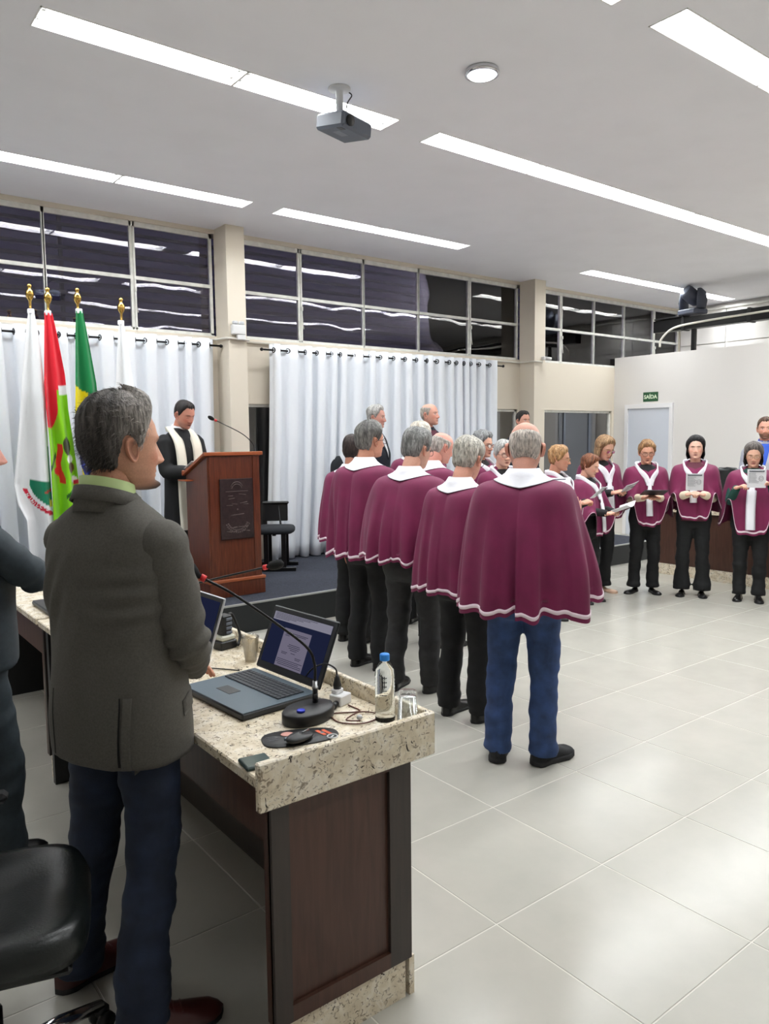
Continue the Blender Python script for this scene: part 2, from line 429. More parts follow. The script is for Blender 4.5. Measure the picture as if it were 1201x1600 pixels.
# ---- ceiling with openings for the recessed light fittings
LW = .24
rows = []      # (x0, x1, y0, modules)
rows += [(1.20, 2.43, 4.49), (2.43, 3.66, 4.49)]
rows += [(4.04+1.235*k, 4.04+1.235*(k+1), 4.49) for k in range(7)]
rows += [(1.22, 2.44, 6.84), (2.44, 3.72, 6.84), (4.05, 5.35, 6.84), (5.35, 6.66, 6.84)]
rows += [(9.02+1.31*k, 9.02+1.31*(k+1), 6.84) for k in range(3)]
rows += [(-1.26, -.03, 6.84), (-.03, 1.22, 6.84)]
rows += [(1.16, 2.40, 2.43), (2.40, 3.64, 2.43)] + [(3.99+1.235*k, 3.99+1.235*(k+1), 2.43) for k in range(5)]
rows += [(-1.27, -.03, 4.49), (3.99, 5.225, .1), (5.225, 6.46, .1), (6.46, 7.695, .1), (1.16, 2.4, .1)]  # the row level with the camera is unseen, added to brighten the near side
xs = sorted({X0, EX, *[round(r[0], 3) for r in rows], *[round(r[1], 3) for r in rows]})
ys = sorted({Y0, WY, *[r[2] for r in rows], *[round(r[2]+LW, 3) for r in rows]})
cb = MB()
holes = [(r[0], r[1], r[2], r[2]+LW) for r in rows]
idx = {}
V = []; F = []
for i, x in enumerate(xs):
    for j, y in enumerate(ys): idx[(i, j)] = len(V); V.append((x, y, CEIL))
for i in range(len(xs)-1):
    for j in range(len(ys)-1):
        cx, cy = (xs[i]+xs[i+1])/2, (ys[j]+ys[j+1])/2
        if any(a < cx < b and c < cy < d for a, b, c, d in holes): continue
        F.append((idx[(i, j)], idx[(i, j+1)], idx[(i+1, j+1)], idx[(i+1, j)]))
cb.add(V, F)
# slab above so the ceiling has thickness
cb.bounds((X0, Y0, CEIL+.16), (EX, WY, CEIL+.28))
ceiling = struct(cb.build('ceiling', MAT['ceiling_paint']))

ln = 0
rowname = {4.49: 'second row from the window wall', 6.84: 'row nearest the windows', 2.43: 'third row from the window wall', 0.1: 'unseen row added to light the camera side'}
plain('reflector', (240, 240, 238), .4)
def ceiling_light(x0, x1, y, label, grp):
    L = thing('ceiling_light', label, 'ceiling light', ((x0+x1)/2, y+LW/2, CEIL), 0, grp)
    hl = (x1-x0)/2; hw = LW/2; D = .10
    h = MB()
    h.bounds((-hl, -hw, D-.006), (hl, hw, D))
    h.bounds((-hl, -hw, -.003), (hl, -hw+.008, D)); h.bounds((-hl, hw-.008, -.003), (hl, hw, D))
    h.bounds((-hl, -hw, -.003), (-hl+.008, hw, D)); h.bounds((hl-.008, -hw, -.003), (hl, hw, D))
    h.build('housing', MAT['reflector'], L)
    for s in (-1, 1):
        t = MB(); t.tube([(-hl+.05, s*.055, .035), (hl-.05, s*.055, .035)], .014, 10); t.build('tube', MAT['tube_glow'], L, True)
        for e in (-1, 1):
            MB().rbox((e*(hl-.032), s*.055, .04), (.026, .034, .05), .004).build('lamp_holder', MAT['white_plastic'], L)
    ld = bpy.data.lights.new('tube_light', 'AREA'); ld.shape = 'RECTANGLE'; ld.size = (x1-x0)-.1; ld.size_y = LW-.03; ld.energy = LAMP_W; ld.color = LAMP_COL
    lo = bpy.data.objects.new('tube_light', ld); COL.objects.link(lo); lo.parent = L; lo.location = (0, 0, D-.012)
    return L
lab = {}
def lights():
    byrow = {}
    for r in rows: byrow.setdefault(r[2], []).append(r)
    ordn = ['first', 'second', 'third', 'fourth', 'fifth', 'sixth', 'seventh', 'eighth', 'ninth', 'tenth', 'eleventh', 'twelfth']
    for y, rs in byrow.items():
        for k, r in enumerate(sorted(rs)):
            ceiling_light(r[0], r[1], y, 'recessed white tube light, %s from the left in the %s' % (ordn[k], rowname[y]), 'recessed ceiling tube lights')
lights()

# ---- window wall (beige) with openings
ww = MB()
SILL, HEAD = 2.84, 3.955
LZ0, LZ1 = .62, 2.1            # lower window band
ww.bounds((X0, WY, LZ1), (EX, WY+.2, SILL)); ww.bounds((X0, WY, HEAD), (EX, WY+.2, CEIL+.1)); ww.bounds((X0, WY, -.1), (EX, WY+.2, LZ0))
for a, b in ((X0, -2.0), (EX-.02, EX)): ww.bounds((a, WY, SILL), (b, WY+.2, HEAD))
for a, b in ((X0, 4.12), (8.78, 9.36), (11.14, EX)): ww.bounds((a, WY, LZ0), (b, WY+.2, LZ1))
wall_w = struct(ww.build('wall_window', MAT['beige_paint']))
for k, (a, b) in enumerate(((3.84, 4.06), (8.82, 9.06))):
    struct(MB().bounds((a, 7.71, -.1), (b, WY+.01, CEIL+.02)).build('pillar_%d' % (k+1), MAT['beige_paint']))
struct(MB().bounds((-1.2, 7.71, -.1), (-.98, WY+.01, CEIL+.02)).build('pillar_3', MAT['beige_paint']))

def upper_window(n, xa, xb, mull, tz):
    """steel window: frame, mullions, transom, each pane apart"""
    W = struct(bpy.data.objects.new('window_%d' % n, None)); COL.objects.link(W); W.location = (0, WY+.05, 0)
    fr = MB(); t = .03; d = .05
    fr.bounds((xa, -d/2, SILL), (xb, d/2, SILL+.035)); fr.bounds((xa, -d/2, HEAD-.05), (xb, d/2, HEAD))
    fr.bounds((xa, -d/2, SILL), (xa+.03, d/2, HEAD)); fr.bounds((xb-.03, -d/2, SILL), (xb, d/2, HEAD))
    fr.bounds((xa, -d/2-.02, SILL-.012), (xb, d/2, SILL+.01))
    fr.build('window_frame', MAT['frame_white'], W)
    ms = [xa]+mull+[xb]
    for x in mull:
        wd = .055 if (mull.index(x) in (0, len(mull)-1) or len(mull) < 3) else .028
        m = MB(); m.bounds((x-wd/2, -d/2, SILL), (x-wd/2+.02, d/2, HEAD)); m.bounds((x+wd/2-.02, -d/2, SILL), (x+wd/2, d/2, HEAD)); m.bounds((x-wd/2+.004, -.012, SILL), (x+wd/2-.004, .012, HEAD))
        m.build('mullion', MAT['frame_white'], W)
        if wd > .05:
            l = MB(); l.tube([(x+.01, -.035, tz-.12), (x+.012, -.05, tz-.3), (x+.03, -.045, tz-.36)], .006, 6); l.rbox((x+.012, -.04, tz-.12), (.02, .03, .05), .004)
            l.build('latch', MAT['frame_white'], W, True)
    for a, b in zip(ms[:-1], ms[1:]):
        MB().bounds((a+.01, -d/2-.004, tz-.018), (b-.01, d/2, tz+.018)).build('transom', MAT['frame_white'], W)
        for z0, z1 in ((SILL+.02, tz-.01), (tz+.01, HEAD-.03)):
            p = MB(); p.bounds((a+.012, -.003, z0), (b-.012, .003, z1)); o = p.build('pane', MAT['window_glass'], W)
upper_window(1, -.98, 3.82, [-.1, .62, 1.32, 2.06, 2.93], 3.385)
upper_window(2, 4.07, 8.80, [4.96, 5.91, 6.835, 7.79], 3.37)
upper_window(3, 9.07, EX-.03, [9.81, 10.656, 11.49, 12.385], 3.37)
# sun-breaker louvres outside the upper windows
lv = struct(bpy.data.objects.new('louver_screen', None)); COL.objects.link(lv); lv.location = (0, WY+.45, 0)
sl_me = MB().box((0, 0, 0), (16.6, .12, .012), rx3(.5)).mesh('slat', False); sl_me.materials.append(MAT['slat_paint'])
for k in range(13): link('slat', sl_me, None, lv, (5.0, 0, 2.66+k*.115))
for x in (-2, .4, 2.35, 5.3, 8.1, 10.2, 12.0): MB().bounds((x-.02, .07, 2.5), (x+.02, .11, 4.1)).build('upright', MAT['slat_paint'], lv)
struct(MB().bounds((X0, WY+.9, -.2), (EX+1, WY+1.0, 2.55)).build('wall_backdrop', MAT['backdrop']))  # dark sheet added behind the lower panes to keep them dark

def lower_window(n, xa, xb, mull):
    W = struct(bpy.data.objects.new('window_%d' % n, None)); COL.objects.link(W); W.location = (0, WY+.06, 0)
    fr = MB(); t = .035
    fr.bounds((xa, -.03, LZ0), (xb, .03, LZ0+t)); fr.bounds((xa, -.03, LZ1-t), (xb, .03, LZ1)); fr.bounds((xa, -.03, LZ0), (xa+t, .03, LZ1)); fr.bounds((xb-t, -.03, LZ0), (xb, .03, LZ1))
    fr.build('window_frame', MAT['frame_white'] if n == 4 else MAT['frame_white'], W)
    ms = [xa]+mull+[xb]
    for x in mull: MB().bounds((x-.02, -.02, LZ0), (x+.02, .02, LZ1)).build('mullion', MAT['projector_grey'], W)
    for a, b in zip(ms[:-1], ms[1:]): MB().bounds((a+.02, -.003, LZ0+.02), (b-.02, .003, LZ1-.02)).build('pane', MAT['dark_glass'], W)
lower_window(4, 4.12, 8.78, [4.9, 5.8, 6.8, 7.8])
lower_window(5, 9.36, 11.14, [9.95, 10.6])
struct(MB().bounds((9.0, WY+.3, .0), (11.6, WY+.34, 2.4)).build('wall_pane_backing', MAT['backing_grey']))  # added grey sheet, gives these panes the brightness of a room reflection
# conduit along the sill, with boxes
cu = thing('conduit_pipe', 'thin white conduit running along the window sill and round the pillars', 'pipe', (0, 0, 0))
def conduit(pts): MB().tube(pts, .013, 8).build('pipe', MAT['conduit_white'], cu, True)
conduit([(-.9, 7.975, 2.80), (3.80, 7.975, 2.80), (3.815, 7.95, 2.80), (3.822, 7.72, 2.795), (3.85, 7.692, 2.79), (4.08, 7.692, 2.785)])
conduit([(4.08, 7.98, 2.80), (8.78, 7.975, 2.80), (8.80, 7.95, 2.80), (8.806, 7.72, 2.80), (8.83, 7.692, 2.80), (8.98, 7.692, 2.80)])
# ---- partition wall with door, low
struct(MB().bounds((PX, Y0, 0), (PX+.14, WY, 3.0)).build('wall_right', MAT['white_paint']))
struct(MB().bounds((EX, Y0, -.1), (EX+.2, WY+.2, CEIL+.1)).build('wall_far', MAT['white_paint']))
struct(MB().bounds((X0-.2, Y0, -.1), (X0, WY+.2, CEIL+.1)).build('wall_left', MAT['white_paint']))
struct(MB().bounds((X0, Y0-.2, -.1), (EX, Y0, CEIL+.1)).build('wall_back', MAT['white_paint']))
# plank lining of the far wall above the partition
wp = struct(bpy.data.objects.new('trim_1', None)); COL.objects.link(wp); wp.location = (EX-.02, 0, 0)
for k in range(4):
    for q in range(6): MB().rbox((0, 7.55-q*.9, 2.86+k*.3), (.02, .86, .285), .004).build('panel', MAT['white_paint'], wp)
MB().bounds((-.06, 2.6, CEIL-.1), (0, WY, CEIL-.06)).build('rail', MAT['frame_white'], wp)
dr = struct(bpy.data.objects.new('door_1', None)); COL.objects.link(dr); dr.location = (PX, 7.315, 0)
f = MB(); f.bounds((-.035, -.445, 0), (.0, -.385, 2.2)); f.bounds((-.035, .385, 0), (.0, .445, 2.2)); f.bounds((-.0345, -.385, 2.13), (.0, .385, 2.1995))
f.build('door_frame', MAT['door_frame_white'], dr); MB().rbox((-.006, 0, 1.065), (.012, .768, 2.13), .002).build('door_leaf', MAT['door_white'], dr)
h = MB(); h.tube([(-.012, -.31, 1.02), (-.05, -.31, 1.02), (-.055, -.2, 1.02)], .009, 8); h.build('door_handle', MAT['steel'], dr, True)
# exit sign
sg = thing('exit_sign', 'small dark green exit sign above the white door', 'sign', (PX-.006, 7.29, 2.315))
MB().rbox((0, 0, 0), (.008, .275, .152), .002).build('sign_board', MAT['sign_green'], sg)
def text_mesh(txt, size, mat, parent, loc, rot, name='lettering', align='CENTER', extrude=.0008, bold=0):
    cu_ = bpy.data.curves.new(name, 'FONT'); cu_.body = txt; cu_.size = size; cu_.align_x = align; cu_.align_y = 'CENTER'; cu_.extrude = extrude; cu_.offset = bold
    o = bpy.data.objects.new(name, cu_); COL.objects.link(o); bpy.context.view_layer.update()
    dg = bpy.context.evaluated_depsgraph_get(); me = bpy.data.meshes.new_from_object(o.evaluated_get(dg)); bpy.data.objects.remove(o, do_unlink=True)
    me.materials.clear(); q = link(name, me, mat, parent); q.location = loc; q.rotation_euler = rot; return q
text_mesh('SAÍDA', .086, MAT['sign_letter'], sg, (-.0052, 0, -.004), (PI/2, 0, -PI/2), bold=.0025)
# ---- stage
sb = MB(); sb.bounds((X0, STAGE_Y, 0), (STAGE_XR, WY, STAGE_Z-.004))
stage = struct(sb.build('floor_stage', MAT['stage_face']))
MB().bounds((X0, STAGE_Y+.03, STAGE_Z-.006), (STAGE_XR-.02, WY, STAGE_Z)).build('carpet', MAT['carpet'], stage)
e = MB(); e.bounds((X0, STAGE_Y-.003, STAGE_Z-.012), (STAGE_XR, STAGE_Y+.03, STAGE_Z+.001)); e.bounds((STAGE_XR-.02, STAGE_Y, STAGE_Z-.012), (STAGE_XR+.003, WY, STAGE_Z+.001))
e.build('edge_strip', MAT['stage_edge'], stage)
struct(MB().bounds((STAGE_XR+.0, WY-.02, 0), (PX, WY, .09)).build('baseboard_window', MAT['beige_paint']))
struct(MB().bounds((PX-.012, 3.0, 0), (PX, 6.86, .08)).build('baseboard_right', MAT['white_paint']))

# ================================================================== CURTAINS
def curtain(name, label, xa, xb, zt, zb, y, nf, seed, tilt=0.0, groups=None):
    """eyelet curtain on a rod; folds deepen downward; right edge may sway"""
    rs = random.Random(seed); T = thing(name, label, 'curtain', ((xa+xb)/2, y, STAGE_Z))
    n = nf*14+1; m = 16; ph = []; acc = 0
    wds = [rs.uniform(.6, 1.5) for _ in range(nf)]; tot = sum(wds)
    u = np.linspace(0, 1, n); phs = np.zeros(n); cum = np.cumsum([0]+wds)/tot
    for k in range(nf):
        s = (u >= cum[k])*(u <= cum[k+1]); phs[s] = k+(u[s]-cum[k])/(cum[k+1]-cum[k])
    amp = np.interp(phs, np.arange(nf+1), [rs.uniform(.6, 1.2) for _ in range(nf+1)])
    P = np.zeros((m, n, 3)); L = xb-xa
    lowf = wob(np.stack([u*8, u*0], 1), seed, 1.5)
    for i, t in enumerate(np.linspace(0, 1, m)):
        A = .05+.025*t
        d = np.cos(phs*2*PI)*A*amp + .25*A*np.cos(phs*4*PI+1.0+2*t)*t + .03*t*lowf
        P[i, :, 0] = xa-(xa+xb)/2+u*L+tilt*(t**1.5)*(1-u)+.35*A*np.sin(phs*4*PI)*amp+.05*t*np.sin(u*9+seed)
        P[i, :, 1] = d+.0
        hem = zb+.05*lowf*(u < .4)*(tilt != 0)+.004*np.cos(phs*2*PI)
        P[i, :, 2] = zt+(hem-zt)*t-STAGE_Z
    P[:, :, 1] = np.minimum(P[:, :, 1], WY-.02-y)
    g = MB(); g.grid(P); o = g.build('cloth', MAT['curtain_cloth'], T, True)
    so = o.modifiers.new('t', 'SOLIDIFY'); so.thickness = .004
    rod = MB(); rod.tube([(xa-(xa+xb)/2-.12, 0, zt-.07-STAGE_Z), (xb-(xa+xb)/2+.08, 0, zt-.07-STAGE_Z)], .011, 10)
    for s, x in ((-1, xa-.12), (1, xb+.08)): rod.ell((x-(xa+xb)/2, 0, zt-.07-STAGE_Z), (.02, .02, .02))
    rod.build('rod', MAT['black_metal'], T, True)
    # eyelets where the cloth crosses the rod
    ring = MB(); R, r = .027, .008; an = np.arange(16)*2*PI/16; bn = np.arange(6)*2*PI/6
    Q = np.array([[((0) + r*math.sin(b), (R+r*math.cos(b))*math.cos(a), (R+r*math.cos(b))*math.sin(a)) for b in bn] for a in an])
    Q = np.concatenate([Q, Q[:1]]); ring.grid(Q, closed=True); rme = ring.mesh('eyelet'); rme.materials.append(MAT['black_plastic'])
    zc = np.interp(.07/(zt-zb), np.linspace(0, 1, m), np.arange(m))
    for k in range(2*nf):
        q = (k+.5)/2; j = int(np.argmin(abs(phs-q))); j = min(max(j, 1), n-2); p = P[0, j]; tv = P[0, j+1]-P[0, j-1]
        e_ = link('eyelet', rme, None, T, (p[0], 0, zt-.07-STAGE_Z)); e_.rotation_euler = (0, 0, math.atan2(tv[1], tv[0])+PI/2)
    return T
curtain('curtain', 'long white eyelet curtain hanging behind the flags', -.85, 3.74, 2.79, .30, 7.86, 23, 3)
curtain('curtain', 'long white eyelet curtain hanging between the two pillars', 4.44, 8.22, 2.785, .275, 7.85, 20, 8, tilt=-.16)

# ================================================================== FRONT DESK
TOP = .83
def desk(y0, y1, label, near):
    D = thing('desk', label, 'desk', (0, 0, 0))
    A = lambda: MB()
    def panel_end(y, sgn):
        ep = MB(); ep.bounds((.915, y+sgn*.012, .125), (1.385, y+sgn*.045, .80)) if sgn > 0 else ep.bounds((.915, y-.045, .125), (1.385, y-.012, .80))
        e_ = ep.build('end_panel', MAT['desk_wood'], D)
        def bar(a, b, m, nm): MB().bounds((a[0], min(y, y+sgn*.02), a[1]), (b[0], max(y, y+sgn*.02), b[1])).build(nm, MAT[m], e_)
        bar((.915, .125), (.968, .80), 'desk_wood_dark', 'stile'); bar((1.305, .125), (1.385, .80), 'desk_wood_dark', 'stile')
        bar((.968, .125), (1.305, .172), 'desk_wood', 'rail'); bar((.968, .735), (1.305, .80), 'desk_wood', 'rail')
    panel_end(y0+.015, 1)
    MB().bounds((.918, y1-.05, .0), (1.385, y1-.01, .80)).build('end_panel', MAT['black_plastic'], D)
    MB().bounds((1.355, y0+.06, .125), (1.385, y1-.05, .80)).build('modesty_panel', MAT['desk_wood'], D)
    MB().bounds((1.362, y0+.06, .0), (1.378, y1-.05, .126)).build('modesty_skirt', MAT['desk_wood_dark'], D)
    MB().bounds((.93, y0+.05, .625), (.95, y1-.05, .80)).build('apron', MAT['desk_wood'], D)
    MB().bounds((.955, y0+.052, .60), (1.354, y0+.07, .799)).build('inner_rail', MAT['desk_wood_dark'], D)
    p = MB(); p.bounds((.93, y0+.022, 0), (1.365, y0+.05, .125)); p.build('plinth', MAT['granite'], D)
    MB().bounds((1.379, y0+.02, 0), (1.398, y1-.05, .125)).build('plinth', MAT['granite'], D)
    return D
desk(1.66, 3.92, 'dark wooden council desk in the foreground with granite plinth', True)
desk(3.93, 5.5, 'dark wooden council desk hidden behind the two standing men', False)
def worktop(y0, y1, label, left=.885):
    W = thing('worktop', label, 'worktop', (0, 0, TOP))
    MB().rbox(((left+1.45)/2, (y0+y1)/2+.01, -.016), (1.45-left, y1-y0-.03, .032), .004).build('slab', MAT['granite'], W)
    # upstand along the outer edge, in strips
    yy = y0+.022; k = 0
    for L in (.52, .40, .62, .50, .35, .6, .6, .6):
        if yy > y1-.05: break
        y2 = min(yy+L, y1)
        MB().rbox((1.46, (yy+y2)/2, -.013), (.02, y2-yy-.003, .126), .003).build('upstand', MAT['granite'], W); yy = y2
    return W
wt = worktop(1.66, 3.92, 'speckled beige granite worktop of the foreground desk')
MB().rbox((1.1725, 1.671, -.016), (.597, .022, .132), .004).build('end_slab', MAT['granite'], wt)
worktop(3.93, 5.5, 'speckled beige granite worktop of the farther desk')

# ---- desk at the right, behind the singing women
D2 = thing('desk', 'long dark brown desk with granite base behind the women at right', 'desk', (8.33, 0, 0))
for k in range(4):
    ya = 5.36-k*1.2
    MB().rbox((.02, ya-.6, .46), (.04, 1.19, .66), .004).build('front_panel', MAT['desk_wood'], D2)
MB().bounds((-.012, .5, 0), (.02, 5.37, .13)).build('plinth', MAT['granite'], D2)
MB().bounds((.04, 5.30, 0), (.56, 5.36, .79)).build('end_panel', MAT['desk_wood'], D2)
W2 = thing('worktop', 'granite worktop of the desk behind the women at right', 'worktop', (8.33, 0, .8))
MB().rbox((.28, 2.95, .016), (.60, 4.9, .032), .004).build('slab', MAT['granite'], W2)
MB().rbox((-.03, 2.95, .03), (.02, 4.9, .12), .003).build('upstand', MAT['granite'], W2)

# ================================================================== LECTERN
Lc = thing('lectern', 'tall reddish wooden lectern with dark relief plaque on the stage', 'lectern', (2.88, 6.28, STAGE_Z))
b = MB()
pr = [(.0, 1.285), (.0, .165), (.46, .165), (.46, 1.10)]
for xa, xb in ((0, .02), (.50, .52)):
    V = [(xa, y, z) for y, z in pr]+[(xb, y, z) for y, z in pr]
    MB().add(V, [(0, 1, 2, 3), (7, 6, 5, 4), (0, 4, 5, 1), (1, 5, 6, 2), (2, 6, 7, 3), (3, 7, 4, 0)]).build('side_panel', MAT['lectern_wood'], Lc)
MB().bounds((.018, .0, .165), (.502, .02, 1.285)).build('front_panel', MAT['lectern_wood'], Lc)
for xa, xb in ((.018, .07), (.45, .502)): MB().bounds((xa, -.006, .165), (xb, .0, 1.285)).build('stile', MAT['lectern_wood'], Lc)
MB().bounds((.02, .42, .165), (.50, .44, .95)).build('shelf_back', MAT['lectern_wood'], Lc)
sl = math.atan2(-.185, .46)
MB().rbox((.26, .235, 1.215), (.575, .51, .028), .004, rx3(sl)).build('reading_top', MAT['lectern_edge'], Lc)
MB().rbox((.26, .0, 1.305), (.575, .045, .032), .004).build('front_lip', MAT['lectern_edge'], Lc)
MB().rbox((.26, .485, 1.125), (.575, .02, .05), .004).build('book_ledge', MAT['lectern_edge'], Lc)
MB().rbox((-.02, .38, 1.06), (.12, .16, .012), .003).build('side_shelf', MAT['lectern_edge'], Lc)
MB().rbox((.265, .225, .152), (.57, .50, .03), .005).build('plinth_moulding', MAT['lectern_edge'], Lc)
MB().rbox((.265, .225, .07), (.56, .49, .14), .004).build('plinth', MAT['lectern_wood'], Lc)
pq = MB().rbox((.275, -.012, .805), (.33, .016, .55), .004).build('plaque', MAT['plaque'], Lc)
rl = MB()
def arc(cx, cz, r, a0, a1, n=14): return [(cx+r*math.cos(a), -.021, cz+r*math.sin(a)) for a in np.linspace(a0, a1, n)]
for a in np.linspace(-2.7, -.45, 15):
    for rr in (.105, .125): rl.ell((.275+rr*math.cos(a)*1.0, -.021, .72+rr*1.05*math.sin(a)), (.011, .003, .005), 6, 4, ry3(-a+.7))
rl.tube(arc(.275, .99, .06, .3, PI-.3), .004, 5); rl.tube(arc(.275, .98, .05, .2, PI-.2), .003, 5)
rl.box((.275, -.021, .965), (.22, .004, .005)); rl.ell((.275, -.021, .80), (.008, .004, .008), 8, 5)
rl.tube([(.21, -.021, .745), (.24, -.022, .75), (.275, -.021, .752), (.34, -.021, .757)], .004, 5)
for k, (x, z, l) in enumerate(((.21, .925, .05), (.33, .935, .07), (.22, .90, .06), (.20, .84, .06), (.25, .85, .05), (.34, .86, .07), (.36, .845, .05), (.19, .60, .05), (.24, .60, .05), (.33, .605, .04), (.37, .60, .05), (.23, .635, .08), (.33, .64, .09))):
    rl.box((x, -.021, z), (l, .004, .006), ry3(.15*math.sin(k*2.1)))
rl.build('relief', MAT['plaque_relief'], pq, True)
plain('book_dark', (52, 44, 40), .7)
sp = thing('open_booklet', 'open grey booklet lying on the sloping top of the lectern', 'booklet', (2.97, 6.60, STAGE_Z+1.190))
for s in (-1, 1):
    g = MB(); g.rbox((s*.065, 0, .008), (.13, .19, .006), .002, rx3(sl) @ ry3(-s*.12)); g.build('page', MAT['paper'], sp)

# ---- microphones
def tube_on(name, pts, r, mat, parent, n=8, ns=24): return MB().tube(spline(pts, ns), r, n).build(name, MAT[mat], parent, True)
m1 = thing('lectern_microphone', 'gooseneck microphone with red ring rising from the lectern', 'microphone', (3.40, 6.36, STAGE_Z+1.30))
MB().lathe([(.02, .0), (.02, .01), (.012, .02), (.008, .045)], 12).build('base', MAT['black_metal'], m1, True)
tube_on('gooseneck', [(0, 0, .03), (-.02, .01, .10), (-.12, .03, .19), (-.34, .08, .305)], .0045, 'black_metal', m1)
MB().tube([(-.335, .079, .302), (-.355, .084, .312)], .011, 10).build('ring', MAT['red_plastic'], m1, True)
MB().ell((-.385, .09, .327), (.035, .018, .018), 12, 8, ry3(.5)).build('foam_head', MAT['black_foam'], m1, True)

def desk_mic(loc, rz, neck, label, head_r=.027, oval=(.095, .066)):
    M = thing('desk_microphone', label, 'microphone', loc, rz)
    b = MB(); a_, b_ = oval
    prof = [(.98, 0), (1.0, .004), (1.0, .030), (.95, .036), (.0001, .038)]
    an = np.arange(40)*2*PI/40
    P = np.array([[(r*a_*math.cos(t), r*b_*math.sin(t), z) for t in an] for r, z in prof]); b.grid(P, closed=True); b.add(P[0], [list(range(40))[::-1]])
    ba = b.build('base', MAT['black_plastic'], M, True)
    MB().lathe([(.013, 0), (.013, .006), (.011, .007)], 16, (-.045, -.012, .037)).build('button', MAT['blue_plastic'], ba, True)
    c = MB(); c.lathe([(.009, 0), (.009, .03)], 14, (.045, .012, .036)); c.build('connector_base', MAT['black_plastic'], M, True)
    c = MB(); c.lathe([(.0085, .03), (.0085, .044), (.010, .045), (.010, .052), (.0075, .053), (.0075, .07)], 14, (.045, .012, .036)); c.build('connector', MAT['steel'], M, True)
    pts = [(.045, .012, .10)]+neck
    sp_ = spline(pts, 40); MB().tube(sp_, .0045, 8).build('gooseneck', MAT['black_metal'], M, True)
    e_ = sp_[-1]; d_ = sp_[-1]-sp_[-3]; d_ /= np.linalg.norm(d_)
    MB().tube([e_-d_*.004, e_+d_*.012], .011, 12).build('ring', MAT['red_plastic'], M, True)
    prof = [(0.0, .006), (.01, .010), (.02, .018), (.035, head_r), (.055, head_r*1.02), (.07, head_r*.75), (.078, head_r*.2)]
    MB().tube([e_+d_*(.010+t) for t, r in prof], [r for t, r in prof], 14).build('foam_head', MAT['black_foam'], M, True)
    return M
desk_mic((1.215, 1.968, TOP), .25, [(.045, .012, .16), (.03, .03, .215), (-.05, .08, .30), (-.15, .16, .40), (-.215, .215, .452)], 'black gooseneck microphone with blue button in front of the open laptop')
desk_mic((1.23, 3.15, TOP), 1.8, [(.045, .01, .14), (.03, .0, .20), (-.15, -.07, .26), (-.42, -.20, .335)], 'gooseneck microphone with red ring behind the silver laptop', .02)

# ---- laptop
def laptop(loc, rz, label, lid, shell, kb, lean=.34, page=True, W=.375, Dp=.255, H=.235):
    T = thing('laptop', label, 'laptop', loc, rz)     # local: x to the right of the user, y away from user; hinge at y=0
    base = MB(); base.rbox((0, -Dp/2, .012), (W, Dp, .022), .005); bo = base.build('base', MAT['laptop_dark'], T)
    MB().rbox((0, -Dp/2, .0235), (W-.006, Dp-.006, .003), .001).build('deck', MAT[shell], T)
    if kb:
        k_ = MB().rbox((-.006, -.088, .0252), (.335, .105, .001), .0004).build('keyboard', MAT['laptop_grey'], T)
        kme = MB().rbox((0, 0, 0), (.0165, .0155, .004), .0012).mesh('key', False); kme.materials.append(MAT['key_grey'])
        wide = MB().rbox((0, 0, 0), (.092, .0155, .004), .0012).mesh('key', False); wide.materials.append(MAT['key_grey'])
        for r in range(6):
            for c in range(18):
                x = -.006-.158+c*.0186; y = -.044-r*.0178
                if r == 5 and 4 <= c <= 8:
                    if c == 6: link('key', wide, None, k_, (x, y, .0278))
                    continue
                link('key', kme, None, k_, (x, y, .0278))
        MB().rbox((-.04, -.205, .0256), (.085, .045, .0012), .0005).build('touchpad', MAT['laptop_dark'], T)
    R = rx3(-lean)
    L = MB(); L.rbox((0, 0, H/2+.008), (W, .010, H), .004, None); V = np.concatenate(L.v) @ R.T; L.v = [V+np.array((0, .004, .022))]
    lo = L.build('lid', MAT[lid], T)
    def onlid(name, x0, z0, x1, z1, y, mat, par):
        q = MB(); q.bounds((x0, y-.0004, z0), (x1, y, z1)); V = np.concatenate(q.v) @ R.T; q.v = [V+np.array((0, .004, .022))]; return q.build(name, mat, par)
    MB_f = onlid('bezel', -W/2+.003, .012, W/2-.003, H+.004, -.0053, MAT['laptop_dark'], lo)
    onlid('screen', -W/2+.02, .035, W/2-.02, H-.012, -.0060, MAT['screen_blue'], lo)
    if page:
        onlid('screen_page', -W/2+.021, H-.042, W/2-.021, H-.0125, -.0068, MAT['screen_light'], lo)
        p_ = onlid('screen_page', -.085, .036, .075, H-.062, -.0068, MAT['screen_mid'], lo)
        tx = MB()
        for k in range(5): tx.bounds((-W/2+.03, -.0076, H-.017-k*.0048), (-W/2+.03+.25-.04*k, -.0072, H-.0155-k*.0048))
        for k, (a, b_, z) in enumerate(((-.07, -.03, .152), (-.072, -.045, .147), (-.035, .03, .118), (-.04, .035, .112), (-.03, .03, .106), (-.02, .02, .100), (-.066, -.03, .088), (-.065, -.035, .083), (-.01, .015, .090), (.02, .055, .078), (.022, .05, .073), (-.08, .07, .062), (-.08, .05, .056), (-.08, .068, .050), (-.07, .07, .044), (-.03, .06, .158), (-.03, .05, .153))):
            tx.bounds((a, -.0076, z), (b_, -.0072, z+.0018))
        V = np.concatenate(tx.v) @ R.T+np.array((0, .004, .022)); tx.v = [V]; tx.build('screen_text', MAT['screen_ink'], lo)
    return T
emitm('screen_blue', (38, 44, 74), .55); emitm('screen_light', (160, 158, 176), .6); emitm('screen_mid', (136, 130, 152), .6); emitm('screen_ink', (60, 60, 84), .4)
emitm('screen_violet', (76, 70, 128), .8)
laptop((1.318, 2.285, TOP), -PI/2+.08, 'open dark grey laptop showing a document on the granite desk', 'laptop_dark', 'laptop_grey', True, .40, True, .385, .295)
